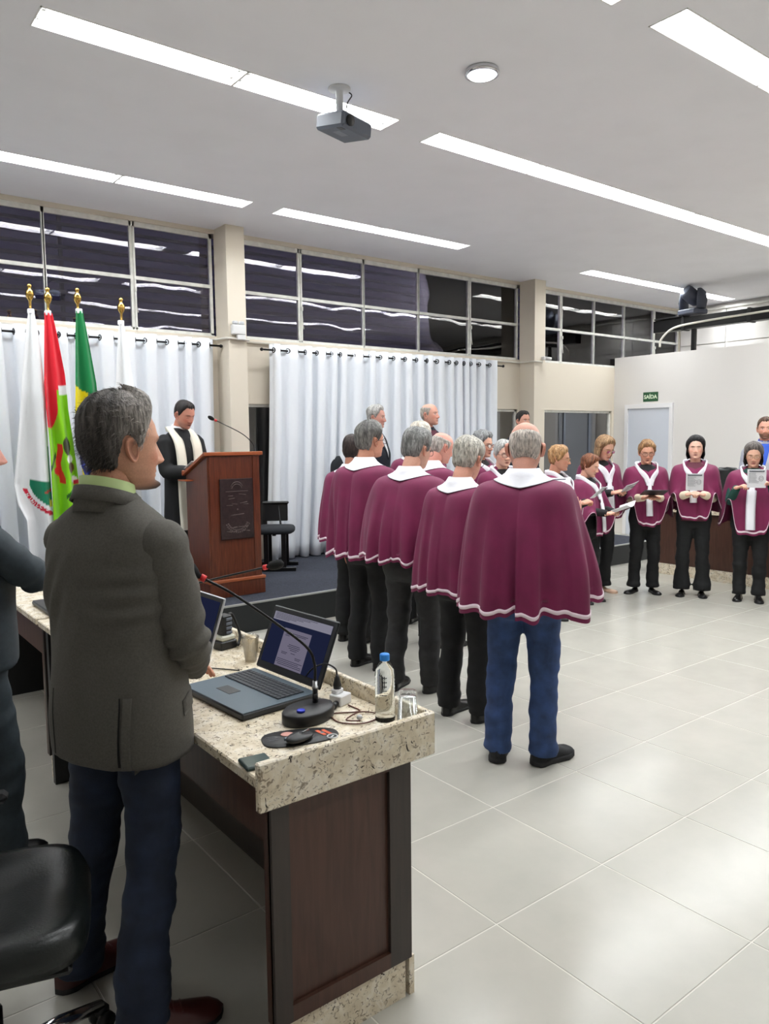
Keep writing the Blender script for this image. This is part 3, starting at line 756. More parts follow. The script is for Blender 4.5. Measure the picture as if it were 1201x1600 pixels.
L2 = laptop((1.20, 2.86, TOP), -PI/2+.05, 'open laptop with silver rim beside the grey jacket', 'silver_plastic', 'silver_plastic', False, .33, False, .36, .25)
laptop((1.19, 4.12, TOP), -PI/2, 'black laptop left open at the far end of the desks', 'laptop_dark', 'laptop_dark', False, .35, False, .36, .24)

# ---- bottle, glasses, cup
bt = thing('water_bottle', 'clear plastic water bottle with blue cap at the desk corner', 'bottle', (1.392, 1.805, TOP))
prof = [(.028, .0), (.031, .004)]
for k in range(12):
    z = .014+k*.0105; prof += [(.0315, z), (.0300, z+.005)]
prof += [(.0315, .145), (.030, .155), (.024, .172), (.015, .186), (.0125, .192), (.0125, .20)]
MB().lathe(prof, 28).build('body', MAT['bottle_water'], bt, True)
cp = MB(); an = np.arange(48)*2*PI/48; rr = .0145+.0006*(np.arange(48) % 2)
P = np.array([np.stack([rr*k*np.cos(an), rr*k*np.sin(an), np.full(48, z)], 1) for k, z in ((1, .190), (1, .207), (.92, .210), (.01, .2105))]); cp.grid(P, closed=True); cp.build('cap', MAT['cap_blue'], bt, True)
pt = MB()
for r in range(5):
    for k, (a0, wd) in enumerate(((-2.72, .05), (-2.55, .16), (-2.30, .20))):
        z = .088+r*.0135; n_ = 4
        for q in range(n_): a = a0+wd*q/n_*1.5; pt.box((.0320*math.cos(a), .0320*math.sin(a), z+.0006*(q % 2)), (.0012, .0325*wd/n_*1.1, .0038-.001*((q+r) % 2)), rz3(a))
pt.build('print', MAT['ink_dark'], bt)
gs = thing('drinking_glass', 'clear drinking glass turned upside down beside the water bottle', 'glass', (1.425, 1.735, TOP))
gl_ = MB(); gp = [(.002, .104), (.027, .104), (.029, .100), (.0345, .002), (.034, 0), (.0318, 0), (.0265, .088), (.002, .090)]
gl_.lathe(gp[::-1], 32, cap=True); gl_.build('tumbler', MAT['tumbler_clear'], gs, True)
pc = thing('plastic_cup', 'translucent disposable cup behind the open laptop', 'cup', (1.365, 2.63, TOP))
MB().lathe([(.022, 0), (.0225, .002), (.034, .098), (.0355, .10), (.034, .101), (.032, .098), (.0215, .004), (.002, .004)], 24).build('cup_wall', MAT['cup_plastic'], pc, True)

# ---- mouse pad, mouse, phone, adapter, wires
mp = thing('mouse_pad', 'black printed mouse pad with wrist bulge near the phone', 'mouse pad', (1.115, 1.852, TOP), -.35)
g = MB(); n = 40; an = np.arange(n)*2*PI/n
ox = .112*np.sign(np.cos(an))*abs(np.cos(an))**.7; oy = .058*np.sign(np.sin(an))*abs(np.sin(an))**.7*(1-.18*np.cos(an))
P = np.array([np.stack([ox*k, oy*k, np.full(n, z)], 1) for k, z in ((1, 0), (1.01, .002), (.99, .004), (.01, .0045))]); g.grid(P, closed=True); g.build('pad', MAT['black_plastic'], mp, True)
plain('pad_orange', (214, 92, 52), .6); plain('pad_skin', (206, 150, 138), .6); plain('pad_grey', (120, 120, 126), .6)
q = MB(); [q.box((.062+.018*k, .005, .0052), (.011, .045, .0006), rz3(.4)) for k in range(2)]; q.build('stripe', MAT['pad_orange'], mp)
MB().ell((-.035, .027, .0048), (.020, .018, .0008), 14, 4).build('portrait', MAT['pad_skin'], mp, True)
q = MB(); [q.box((-.085+.006*(k % 2), .018-.007*k, .0052), (.03, .0016, .0004)) for k in range(5)]; q.build('small_print', MAT['pad_grey'], mp)
MB().tube([(.088+.015*math.cos(t_), -.032+.015*math.sin(t_), .0052) for t_ in np.linspace(0, 2*PI, 17)], .0022, 4, cap=False).build('round_print', MAT['white_plastic'], mp)
MB().box((.088, -.032, .0052), (.014, .005, .0008), rz3(.8)).build('round_print', MAT['white_plastic'], mp)
MB().box((.066, .005, .0052), (.012, .012, .0008), rz3(.4)).build('small_print', MAT['pad_grey'], mp)
ms = thing('computer_mouse', 'black computer mouse lying on the printed mouse pad', 'mouse', (1.095, 1.825, TOP+.0045), -1.2)
g = MB(); th = np.linspace(0, PI, 14); an = np.linspace(0, 2*PI, 28, endpoint=False)
P = np.array([[(.03*math.sin(t)*math.cos(a)*(1+.1*math.sin(a)), .052*math.sin(t)*math.sin(a), max(.0, .019*(1-math.cos(t))/1.0*(.62-.12*math.sin(a)))) for a in an] for t in np.linspace(PI-.03, .03, 14)]); g.grid(P, closed=True, flip=True)
g.build('shell', MAT['black_plastic'], ms, True)
MB().box((0, .03, .0185), (.004, .03, .005)).build('wheel', MAT['steel'], ms)
MB().rbox((-.024, -.01, .012), (.006, .06, .010), .003).build('side_grip', MAT['laptop_grey'], ms)
ph = thing('smartphone', 'dark green phone lying at the corner behind the end slab', 'phone', (.927, 1.772, TOP), -.15)
MB().rbox((0, 0, .0055), (.078, .075, .011), .003).build('case', MAT['phone_case'] if 'phone_case' in MAT else plain('phone_case', (30, 52, 50), .5), ph)
MB().rbox((0, 0, .0114), (.068, .066, .001), .0003).build('screen', plain('phone_glass', (84, 98, 96), .08), ph)
ad = thing('power_adapter', 'white block adapter with black plug beside the laptop screen', 'adapter', (1.368, 2.015, TOP), .3)
MB().rbox((0, 0, .017), (.058, .05, .034), .003).build('block', MAT['white_plastic'], ad); MB().rbox((.0, .012, .041), (.036, .026, .016), .003).build('socket', MAT['white_plastic'], ad)
MB().lathe([(.013, .049), (.014, .062), (.008, .085), (.004, .095)], 12, (0, .012, 0)).build('plug', MAT['black_plastic'], ad, True)
tube_on('cord', [(0, .012, .092), (.0, .02, .115), (-.005, .06, .125), (.01, .13, .09), (.03, .19, .03)], .0028, 'cable_black', ad)
jk = thing('audio_jack', 'small steel audio plug lying beside the white adapter', 'plug', (1.325, 1.985, TOP+.011), .5)
MB().tube([(-.03, 0, 0), (-.012, 0, 0)], .009, 12).build('tip', MAT['steel'], jk, True); MB().tube([(-.012, 0, 0), (.03, .005, 0)], [.011, .008], 12).build('grip', MAT['black_plastic'], jk, True)
ep = thing('earphone_wire', 'reddish brown earphone wire looped in front of the water bottle', 'wire', (1.30, 1.86, TOP))
tube_on('wire', [(.075, .12, .003), (.07, .05, .003), (-.01, .085, .003), (-.035, .02, .003), (.0, -.035, .004), (.06, -.04, .003), (.10, -.005, .003), (.06, .035, .007), (-.01, .01, .006), (.015, -.03, .008)], .0022, 'copper_wire', ep, 8, 80)
MB().ell((.03, -.005, .009), (.010, .009, .008), 12, 8).build('earbud', MAT['silver_plastic'], ep, True)
cl = thing('cable_coil', 'loose coil of thin black cable on the granite by the jacket cuff', 'cable', (1.16, 2.64, TOP))
pts = [(.11, -.10, .004), (.06, -.03, .004)]+[(-.06+.075*math.cos(a)*(1-.05*k), .02+.05*math.sin(a), .005+.004*(k % 4)) for k, a in enumerate(np.linspace(0, 4*PI, 17))]+[(-.16, -.04, .004)]
tube_on('cable', pts, .0025, 'cable_black', cl, 8, 120)
bp = thing('battery_charger', 'black and white charger block standing near the desk upstand', 'charger', (1.372, 2.87, TOP), .2)
MB().rbox((0, 0, .018), (.085, .06, .036), .005).build('base_block', MAT['black_plastic'], bp); MB().rbox((.0, 0, .047), (.07, .055, .022), .006).build('white_block', plain('cream_plastic', (206, 206, 190), .5), bp)
MB().rbox((0, .005, .10), (.05, .05, .085), .006).build('plug_body', MAT['black_plastic'], bp)
for k in range(4): MB().rbox((.008, -.021, .068+k*.019), (.03, .004, .012), .002).build('rib', MAT['projector_grey'], bp)
MB().tube(spline([(.02, 0, .14), (.05, .01, .13), (.07, -.01, .05), (.045, -.03, .012), (.03, -.05, .02)], 24), .006, 8).build('cord', MAT['cable_black'], bp, True)
pp = thing('paper_sheet', 'white paper sheet on the desk edge behind the grey jacket', 'paper', (.93, 3.45, TOP+.0012)); MB().rbox((0, 0, 0), (.09, .2, .002), .0005).build('sheet', MAT['paper'], pp)

# ================================================================== OFFICE CHAIR (foreground)
ch = thing('office_chair', 'black leather swivel chair in the bottom left corner', 'chair', (.30, 2.06, 0), -1.865)
g = MB(); n = 44; an = np.arange(n)*2*PI/n; c_, s_ = np.cos(an), np.sin(an); ox = .25*np.sign(c_)*abs(c_)**.45; oy = .25*np.sign(s_)*abs(s_)**.45
rows_ = [(.90, .455, 0), (1.0, .47, 0), (1.02, .50, 0), (.97, .525, 0), (.85, .537, .004), (.55, .533, .010), (.25, .528, .0), (.01, .526, 0)]
P = np.array([np.stack([ox*k, oy*k, z-.02*sm((oy*k+.1)/.36)*0+.012*wob(np.stack([ox*k, oy*k], 1), 4, 9)*(k < .98)*(k > .2)+.02*(abs(ox*k)/.25)**2*(k < .98)], 1) for k, z, _ in rows_]); g.grid(P, closed=True); g.add(P[0], [list(range(n))[::-1]])
g.build('seat', MAT['black_leather'], ch, True)
MB().rbox((0, 0, .445), (.42, .42, .022), .008).build('seat_shell', MAT['black_plastic'], ch)
g = MB(); P = np.zeros((14, 12, 3))
for i, t in enumerate(np.linspace(0, 1, 14)):
    for j, u in enumerate(np.linspace(-1, 1, 12)): P[i, j] = (u*.22*(1-.25*t**3), -.27-.06*t-.04*u*u*-1+.02*math.sin(3*t), .56+.42*t)
g.grid(P); bo = g.build('backrest', MAT['black_leather'], ch, True); mo = bo.modifiers.new('t', 'SOLIDIFY'); mo.thickness = .05
MB().tube(spline([(0, -.05, .42), (0, -.25, .40), (0, -.31, .50), (0, -.33, .66)], 16), .02, 8).build('back_bar', MAT['black_metal'], ch, True)
for s in (-1, 1):
    a_ = MB(); a_.tube(spline([(s*.2, -.02, .44), (s*.27, .0, .46), (s*.285, -.01, .58), (s*.28, -.04, .68)], 16), .014, 8); ao = a_.build('armrest_post', MAT['chrome'], ch, True)
    MB().rbox((s*.28, -.06, .69), (.055, .2, .03), .012).build('armrest', MAT['black_plastic'], ch)
MB().lathe([(.03, .12), (.03, .25), (.018, .26), (.018, .42)], 14).build('gas_post', MAT['black_metal'], ch, True)
MB().lathe([(.045, .07), (.05, .09), (.045, .125), (.03, .13)], 18).build('hub', MAT['chrome'], ch, True)
for k in range(5):
    a = k*2*PI/5+.873
    l = MB(); l.tube([(.04*math.cos(a), .04*math.sin(a), .105), (.18*math.cos(a), .18*math.sin(a), .095), (.31*math.cos(a), .31*math.sin(a), .068)], [.024, .021, .015], 10, flat=(1, 1)); l.build('base_leg', MAT['chrome'], ch, True)
    q = MB(); cx, cy = .31*math.cos(a), .31*math.sin(a)
    for s in (-1, 1): q.tube([(cx+s*.012*math.sin(a)-s*.0, cy-s*.012*math.cos(a), .027), (cx+s*.028*math.sin(a), cy-s*.028*math.cos(a), .027)], .027, 16)
    q.box((cx, cy, .05), (.03, .03, .03), rz3(a)); q.build('caster', MAT['black_plastic'], ch, True)

# ---- chairs on the stage
def stage_chair(loc, rz, label, tablet):
    T = thing('stage_chair', label, 'chair', loc, rz, 'black fabric chairs on the stage')
    g = MB(); P = []
    n = 36; an = np.arange(n)*2*PI/n; c_, s_ = np.cos(an), np.sin(an); ox = .24*np.sign(c_)*abs(c_)**.5; oy = .23*np.sign(s_)*abs(s_)**.5
    P = np.array([np.stack([ox*k, oy*k, np.full(n, z)], 1) for k, z in ((.9, .405), (1, .42), (1.0, .45), (.93, .47), (.5, .475), (.01, .475))]); g.grid(P, closed=True); g.add(P[0], [list(range(n))[::-1]]); g.build('seat', MAT['black_fabric'], T, True)
    g = MB(); ox2 = .205*np.sign(c_)*abs(c_)**.6; oz = .21*np.sign(s_)*abs(s_)**.7
    P = np.array([np.stack([ox2*k, -.24-.05*(oz*k/.2)*.5+np.full(n, d)-.03*(1-(ox2*k/.2)**2), .74+oz*k], 1) for k, d in ((.01, .045), (.8, .045), (1, .03), (1, 0), (.85, -.012), (.01, -.012))]); g.grid(P, closed=True); g.build('backrest', MAT['black_fabric'], T, True)
    MB().tube(spline([(0, -.12, .40), (0, -.26, .41), (0, -.30, .52), (0, -.285, .7)], 14), .016, 8, flat=(1, 2.2)).build('back_bar', MAT['black_metal'], T, True)
    for s in (-1, 1):
        for y in (-.07, .12): MB().bounds((s*.19-.012, y-.025, .04), (s*.19+.012, y+.025, .41)).build('leg', MAT['black_metal'], T)
        MB().rbox((s*.19, .0, .022), (.03, .50, .044), .006).build('foot_rail', MAT['black_metal'], T)
    MB().rbox((0, .02, .398), (.40, .04, .02), .004).build('cross_bar', MAT['black_metal'], T)
    if tablet:
        MB().tube([(-.235, .06, .42), (-.285, .05, .48), (-.285, .03, .70)], .012, 8).build('arm_post', MAT['black_metal'], T, True)
        MB().rbox((-.285, .0, .60), (.018, .27, .20), .03).build('writing_tablet', MAT['black_plastic'], T)
        MB().rbox((-.283, .0, .71), (.06, .30, .03), .012).build('armrest', MAT['black_plastic'], T)
    return T
stage_chair((4.14, 7.35, STAGE_Z), -2.18, 'black chair with folded writing tablet beside the lectern', True)
stage_chair((5.42, 7.52, STAGE_Z), PI, 'black chair behind the leftmost choir man by the curtain', False).scale = (1.1, 1.1, 1.28)
# chair behind the right desk
rc = thing('office_chair', 'black high-back chair behind the right desk between two women', 'chair', (8.72, 4.76, 0), PI/2)
g = MB(); P = np.zeros((16, 14, 3))
for i, t in enumerate(np.linspace(0, 1, 16)):
    for j, u in enumerate(np.linspace(-1, 1, 14)):
        wd = .24*(1-.55*max(0, (t-.75)/.25)**2.2); P[i, j] = (u*wd, -.22-.08*t+.05*u*u, .55+.74*t)
g.grid(P); bo = g.build('backrest', MAT['black_leather'], rc, True); bo.modifiers.new('t', 'SOLIDIFY').thickness = .06
MB().rbox((0, 0, .47), (.48, .46, .09), .04).build('seat', MAT['black_leather'], rc)
MB().lathe([(.03, .1), (.03, .42)], 12).build('gas_post', MAT['black_metal'], rc, True)
MB().tube(spline([(0, -.1, .42), (0, -.25, .43), (0, -.27, .6)], 10), .02, 8).build('back_bar', MAT['black_metal'], rc, True)
for k in range(5):
    a = k*2*PI/5; MB().tube([(0, 0, .1), (.28*math.cos(a), .28*math.sin(a), .06)], [.025, .015], 8).build('base_leg', MAT['black_metal'], rc, True)
    MB().ell((.28*math.cos(a), .28*math.sin(a), .028), (.025, .025, .028), 10, 6).build('caster', MAT['black_plastic'], rc, True)

# ================================================================== CEILING THINGS
pj_ = thing('projector', 'grey projector hanging from the ceiling on a white pole', 'projector', (3.02, 4.345, CEIL))
MB().lathe([(.075, 0), (.075, -.008), (.03, -.014), (.024, -.02), (.024, -.19)], 20).build('mount_pole', MAT['white_plastic'], pj_, True)
R = rz3(.28) @ rx3(.12)
MB().rbox((.02, -.02, -.245), (.31, .24, .10), .016, R).build('body', MAT['projector_grey'], pj_)
def prj(c): return tuple(R @ np.array(c)+np.array((.02, -.02, -.245)))
MB().tube([prj((-.09, -.115, 0)), prj((-.09, -.135, 0))], .035, 18).build('lens', MAT['black_plastic'], pj_, True)
MB().rbox(prj((-.11, -.07, -.05)), (.05, .04, .004), .001, R).build('label_plate', MAT['laptop_dark'], pj_); MB().rbox(prj((-.03, .0, -.05)), (.1, .06, .003), .001, R).build('vent_plate', plain('projector_light', (126, 132, 142), .5), pj_)
MB().rbox((0, 0, -.19), (.12, .1, .015), .004, R).build('bracket', MAT['projector_grey'], pj_)
tube_on('cable', [(.07, .0, -.002), (.10, .0, -.02), (.04, -.03, -.1), (.05, 0, -.19)], .004, 'cable_black', pj_)
tube_on('cable', [prj((.15, 0, 0)), prj((.21, .0, .03)), prj((.20, .03, -.01)), prj((.15, .04, -.02))], .005, 'cable_black', pj_)
tube_on('cable', [prj((.15, -.04, -.01)), prj((.19, -.05, -.02)), prj((.15, -.06, -.03))], .005, 'cable_black', pj_)
rd = thing('ceiling_lamp', 'round white ceiling lamp with chrome rim', 'ceiling lamp', (3.60, 3.60, CEIL))
MB().lathe([(.105, 0), (.11, -.012), (.108, -.03), (.094, -.034), (.09, -.022), (.09, .0)], 36).build('rim', MAT['chrome'], rd, True)
MB().lathe([(.094, -.02), (.088, -.034), (.06, -.042), (.001, -.045)], 36).build('diffuser', MAT['dome_glow'], rd, True)
# black beam and moving-head spotlight
bm = thing('lighting_beam', 'black metal beam carrying a white cable above the partition', 'beam', (11.27, 0, 0))
MB().rbox((0, 4.87, 3.43), (.16, 4.8, .185), .006).build('bar', MAT['black_metal'], bm)
MB().rbox((-.02, 6.98, 3.54), (.2, .5, .02), .004).build('plate', MAT['black_metal'], bm)
for y in (6.75, 5.7, 4.4, 3.2): MB().rbox((0, y, 3.43), (.18, .05, .21), .004).build('clamp', MAT['black_plastic'], bm)
tube_on('cable', [(-.10, 7.13, 3.10), (-.11, 7.10, 3.22), (-.11, 6.92, 3.36), (-.10, 6.6, 3.41), (-.10, 5.7, 3.44), (-.10, 4.4, 3.46), (-.1, 2.8, 3.46)], .017, 'conduit_white', bm, 8, 50)
for y in (3.0, 6.6): MB().bounds((-.03, y-.03, 2.99), (.03, y+.03, 3.36)).build('post', MAT['black_metal'], bm)
mh = thing('spotlight', 'grey moving-head stage light standing on the black beam', 'spotlight', (11.24, 6.62, 3.55), -.2)
MB().rbox((0, 0, .04), (.30, .34, .08), .015).build('base', plain('lamp_grey', (66, 70, 84), .5), mh)
for s in (-1, 1):
    g = MB(); g.tube([(0, s*.165, .08), (0, s*.18, .2), (0, s*.165, .33), (0, s*.13, .38)], [(.10, .03), (.11, .032), (.09, .03), (.05, .02)], 14, ref=(1, 0, 0)); g.build('yoke_arm', MAT['lamp_grey'], mh, True)
g = MB(); hd = np.array((-.75, .18, .55)); hd /= np.linalg.norm(hd); c0 = np.array((0, 0, .27))
g.tube([c0-hd*.14, c0-hd*.10, c0, c0+hd*.13, c0+hd*.17], [.06, .095, .115, .11, .10], 20); g.build('head', MAT['lamp_grey'], mh, True)
MB().tube([c0+hd*.165, c0+hd*.175], [.098, .09], 24).build('lens', plain('lens_front', (120, 128, 146), .1), mh, True)
# emergency light on left pillar, small box on right pillar
em = thing('emergency_light', 'white twin-lamp emergency light on the left pillar', 'emergency light', (3.945, 7.70, 2.885))
MB().rbox((0, -.02, .0), (.16, .055, .105), .008).build('case', MAT['white_plastic'], em); MB().rbox((.03, -.018, -.08), (.10, .05, .055), .006).build('battery_box', MAT['white_plastic'], em)
for s in (-1, 1): MB().rbox((s*.038, -.022, .075), (.058, .045, .035), .008).build('lamp', MAT['clear_glass'] if False else MAT['silver_plastic'], em)
cb2 = thing('security_camera', 'small white camera box on the right pillar at sill height', 'camera', (8.98, 7.70, 2.85))
MB().rbox((0, -.03, 0), (.06, .06, .05), .008).build('mount', MAT['white_plastic'], cb2); MB().tube([(.02, -.06, .0), (.09, -.1, -.01)], .022, 12).build('barrel', MAT['white_plastic'], cb2, True)

# ================================================================== FLAGS
def flag(label, pole_x, zt, Lp, Rp, nfold, colfn, zb_pole=.30, Y=7.3, seed=0):
    """Lp/Rp: left and right outline (x,z) of the hanging cloth, top to bottom"""
    T = thing('flag', label, 'flag', (pole_x, Y, STAGE_Z))
    MB().tube([(0, 0, .0), (0, 0, zt-STAGE_Z-.2)], .014, 10).build('pole', MAT['brass'], T, True)
    MB().lathe([(.011, -.24), (.011, -.135), (.016, -.13), (.03, -.105), (.036, -.08), (.03, -.055), (.018, -.038), (.012, -.030), (.020, -.015), (.020, -.004), (.012, .008), (.001, .012)], 18, (0, 0, zt-STAGE_Z)).build('finial', MAT['brass'], T, True)
    MB().lathe([(.17, 0), (.17, .02), (.06, .04), (.025, .07), (.025, .2)], 24).build('stand', MAT['black_metal'], T, True)
    Lp, Rp = np.array(Lp), np.array(Rp); m, n = 150, 90
    zz = np.linspace(max(Lp[0, 1], Rp[0, 1]), min(Lp[-1, 1], Rp[-1, 1]), m)
    xl = np.interp(-zz, -Lp[:, 1], Lp[:, 0]); xr = np.interp(-zz, -Rp[:, 1], Rp[:, 0]); s = np.linspace(0, 1, n)
    P = np.zeros((m, n, 3)); C = np.zeros((m, n, 3)); t = (zz[0]-zz)/(zz[0]-zz[-1])
    for i in range(m):
        wd = xr[i]-xl[i]; P[i, :, 0] = xl[i]+s*wd-pole_x
        A = min(.055, wd*.24); ph = s*nfold*2*PI+.5*np.sin(3*t[i]+seed)
        P[i, :, 1] = -.03-.062*min(1, t[i]*3)-A*np.cos(ph)*(.35+.65*t[i])+.012*np.sin(s*17+5*t[i]+seed)*t[i]
        P[i, :, 2] = zz[i]-STAGE_Z+.03*np.sin(s*4+seed)*t[i]
        C[i] = colfn(s, zz[i], t[i])
    g = MB(); g.grid(P, col=C, flip=True); o = g.build('cloth', MAT['flag_cloth'], T, True); o.modifiers.new('t', 'SOLIDIFY').thickness = .003
    MB().rbox((((Lp[0, 0]+Rp[0, 0])/2-pole_x), -.015, zz[0]-STAGE_Z-.0), (.055, .035, .045), .006).build('sleeve', MAT['scarf_white'], T)
    return T, o
def paint(n, base): return np.tile(np.array(lin(base)), (n, 1))
WHT = (236, 238, 240)
def c_white(s, z, t): return paint(len(s), WHT)
def c_town(s, z, t):
    C = paint(len(s), WHT)
    # coat of arms folded into the right hand side: green field, yellow, red ribbon
    cx, cz = 1.06, 1.33; d = np.hypot((s-cx)*.33, z-cz)
    m = (d < .20)*(z < 1.36); C[m] = lin((20, 122, 88)); C[m*(d > .14)*(s > .9)] = lin((226, 206, 60))
    m = (d < .12)*(abs((z-1.27)-(s-.9)*.15) < .012); C[m] = lin((176, 60, 44))
    m = (d > .235)*(d < .275)*(z < 1.27); C[m] = lin((206, 34, 62))
    C[(s > .955)*(z < 1.66)*(z > 1.36)] = lin((24, 124, 100))
    return C
def c_state(s, z, t):
    C = paint(len(s), (214, 28, 46)); g_ = np.array(lin((136, 206, 20)))
    lft = s < .52
    e = np.where(lft, 1.80+.25*(s/.52)*.9-.10*np.sin(s*5), 2.16)
    C[z < e] = g_
    wb = (~lft)*(s > .62)*(z < 2.20)*(z > 2.12-.02*(s-.6)); C[wb] = lin(WHT)
    # arms: red anchor-like ribbon on the left fold, eagle on the right fold
    r = lft*(abs(s-.40-.05*np.sin(z*20)) < .085)*(z < 1.68)*(z > 1.32); C[r] = lin((222, 44, 34))
    r = lft*(np.hypot((s-.30)*.25, z-1.42) < .035); C[r] = lin((214, 40, 34))
    r = lft*(abs((z-1.55)-(s-.25)*.5) < .025)*(s < .3); C[r] = lin((38, 84, 30))
    b_ = (~lft)*(np.hypot((s-.72)*.25, (z-1.66)*.55) < .045); C[b_] = lin((60, 60, 40)); b_ = (~lft)*(np.hypot((s-.78)*.25, (z-1.545)*.9) < .038); C[b_] = lin((232, 230, 226))
    b_ = (~lft)*(np.hypot((s-.80)*.25, (z-1.47)*.7) < .036); C[b_] = lin((104, 70, 48)); b_ = (~lft)*(np.hypot((s-.86)*.25, (z-1.36)) < .03); C[b_] = lin((232, 226, 224))
    b_ = (~lft)*(np.hypot((s-.95)*.25, (z-1.33)) < .024); C[b_] = lin((198, 34, 52)); b_ = (~lft)*(abs((z-1.26)-(s-.7)*.3) < .02)*(s < .75); C[b_] = lin((34, 92, 26))
    return C
def c_nation(s, z, t):
    C = paint(len(s), (10, 118, 62)); y_ = lin((232, 214, 10)); b_ = lin((28, 44, 132))
    sy = 2.19-.09*s-np.where(s > .5, .0, 0); C[(z < sy)*(s < .56)] = y_; C[(z < 2.02-.3*(s-.56))*(s >= .56)] = y_
    C[(z < 1.72+.36*s)] = b_
    C[(z < 1.40-.7*s+.05)*(s < .30)] = y_
    return C
f1, o1 = flag('white town flag with a red ribbon emblem, leftmost flag', 1.735, 3.06, [(1.71, 2.827), (1.675, 2.642), (1.61, 2.196), (1.539, 1.637), (1.49, 1.301), (1.512, 1.13), (1.577, .983), (1.585, .62)], [(1.758, 2.83), (1.78, 2.65), (1.80, 2.203), (1.804, 1.633), (1.808, 1.286), (1.81, 1.111), (1.801, .62)], 1.25, c_town, seed=1)
f2, o2 = flag('red, white and lime green state flag beside the white flag', 1.885, 3.045, [(1.842, 2.823), (1.828, 2.654), (1.789, 2.202), (1.789, 1.976), (1.804, 1.633), (1.802, 1.17), (1.80, .8)], [(1.907, 2.828), (1.931, 2.662), (1.974, 2.294), (1.986, 1.978), (2.017, 1.688), (2.046, 1.363), (2.048, 1.156), (2.05, .8)], 1.75, c_state, seed=2)
f3, o3 = flag('green, yellow and blue national flag with white stars', 2.14, 3.068, [(2.113, 2.864), (2.092, 2.673), (2.053, 2.211), (2.034, 1.921), (2.048, 1.629), (2.085, 1.332), (2.10, .8)], [(2.175, 2.869), (2.2, 2.681), (2.254, 2.218), (2.269, 1.923), (2.265, 1.324), (2.26, .8)], 1.6, c_nation, seed=3)
f4, o4 = flag('plain white flag hanging nearest the lectern', 2.535, 3.02, [(2.498, 2.792), (2.465, 2.583), (2.41, 2.164), (2.36, 1.4), (2.35, .8)], [(2.547, 2.796), (2.568, 2.589), (2.611, 2.17), (2.638, 1.619), (2.65, .8)], 1.5, c_white, seed=5)
# ribbon lettering and stars as flat print on the cloth
bpy.context.view_layer.update()
def on_cloth(o, x, z, off=.004):
    hit, loc, nor, _ = o.ray_cast(Vector((x, -1, z)), Vector((0, 1, 0))); return (loc.y-off) if hit else -.09
plain('star_white', (240, 240, 240), .6)
for k, (x, z) in enumerate(((.01, 1.60), (.03, 1.585), (.05, 1.58), (.04, 1.50), (.06, 1.51), (.035, 1.455), (.055, 1.30), (.09, 1.42), (.08, 1.56), (.10, 1.35))):
    x -= .055; z -= STAGE_Z; q = MB(); y = on_cloth(o3, x, z)
    an = np.arange(10)*2*PI/10; rr = np.where(np.arange(10) % 2 == 0, .010, .004)
    q.add(np.stack([x+rr*np.sin(an), np.full(10, y), z+rr*np.cos(an)], 1), [list(range(10))]); q.build('star', MAT['star_white'], f3)
word = 'N UNIDO E NA'
for k, chh in enumerate(word):
    if chh == ' ': continue
    a = math.radians(205+k*5.6); s_ = 1.06+.255*math.cos(a)/.33; z = 1.33+.255*math.sin(a)
    xl_ = np.interp(-z, [-1.637, -1.301, -1.13, -.983], [1.539, 1.49, 1.512, 1.577]); x = xl_+s_*(1.808-xl_)-1.735
    if s_ > .97: continue
    text_mesh(chh, .036, MAT['star_white'], f1, (x, on_cloth(o1, x, z-STAGE_Z, .006), z-STAGE_Z), (PI/2, -(a-1.5*PI), 0), 'letter', extrude=.0003, bold=.0008)

# ================================================================== PEOPLE
HZ = np.array([.118, .116, .110, .100, .085, .06, .03, 0, -.03, -.06, -.085, -.105, -.114, -.118])
HWX = np.array([.001, .017, .033, .047, .059, .070, .0755, .076, .073, .066, .056, .041, .028, .004])
HYF = np.array([.0, .022, .042, .058, .072, .085, .092, .092, .090, .088, .086, .083, .074, .052])
HYB = np.array([-.02, -.042, -.06, -.075, -.088, -.100, -.104, -.101, -.090, -.066, -.036, -.004, .015, .045])
def head_surface(nz=64, na=92):
    zs = np.concatenate([np.array([.118, .1165, .113, .107, .099, .09, .08, .07, .06, .05]), np.linspace(.042, -.108, nz-16), np.array([-.110, -.112, -.114, -.116, -.1172, -.118])])
    u = np.linspace(-PI, PI, na, endpoint=False); ph = u-.45*np.sin(u)
    wx = np.interp(-zs, -HZ, HWX)[:, None]; yf = np.interp(-zs, -HZ, HYF)[:, None]; yb = np.interp(-zs, -HZ, HYB)[:, None]
    yc = (yf+yb)/2*.35; yc = np.clip(yc, yb*.999, None)
    s, c = np.sin(ph)[None], np.cos(ph)[None]
    X = wx*np.sign(s)*abs(s)**.92; Y = np.where(c > 0, yc+(yf-yc)*abs(c)**.92, yc-(yc-yb)*abs(c)**.92); Z = np.repeat(zs[:, None], na, 1)
    return X, Y, Z, ph
def gau(X, Z, cx, cz, sx, sz): return np.exp(-((X-cx)/sx)**2-((Z-cz)/sz)**2)
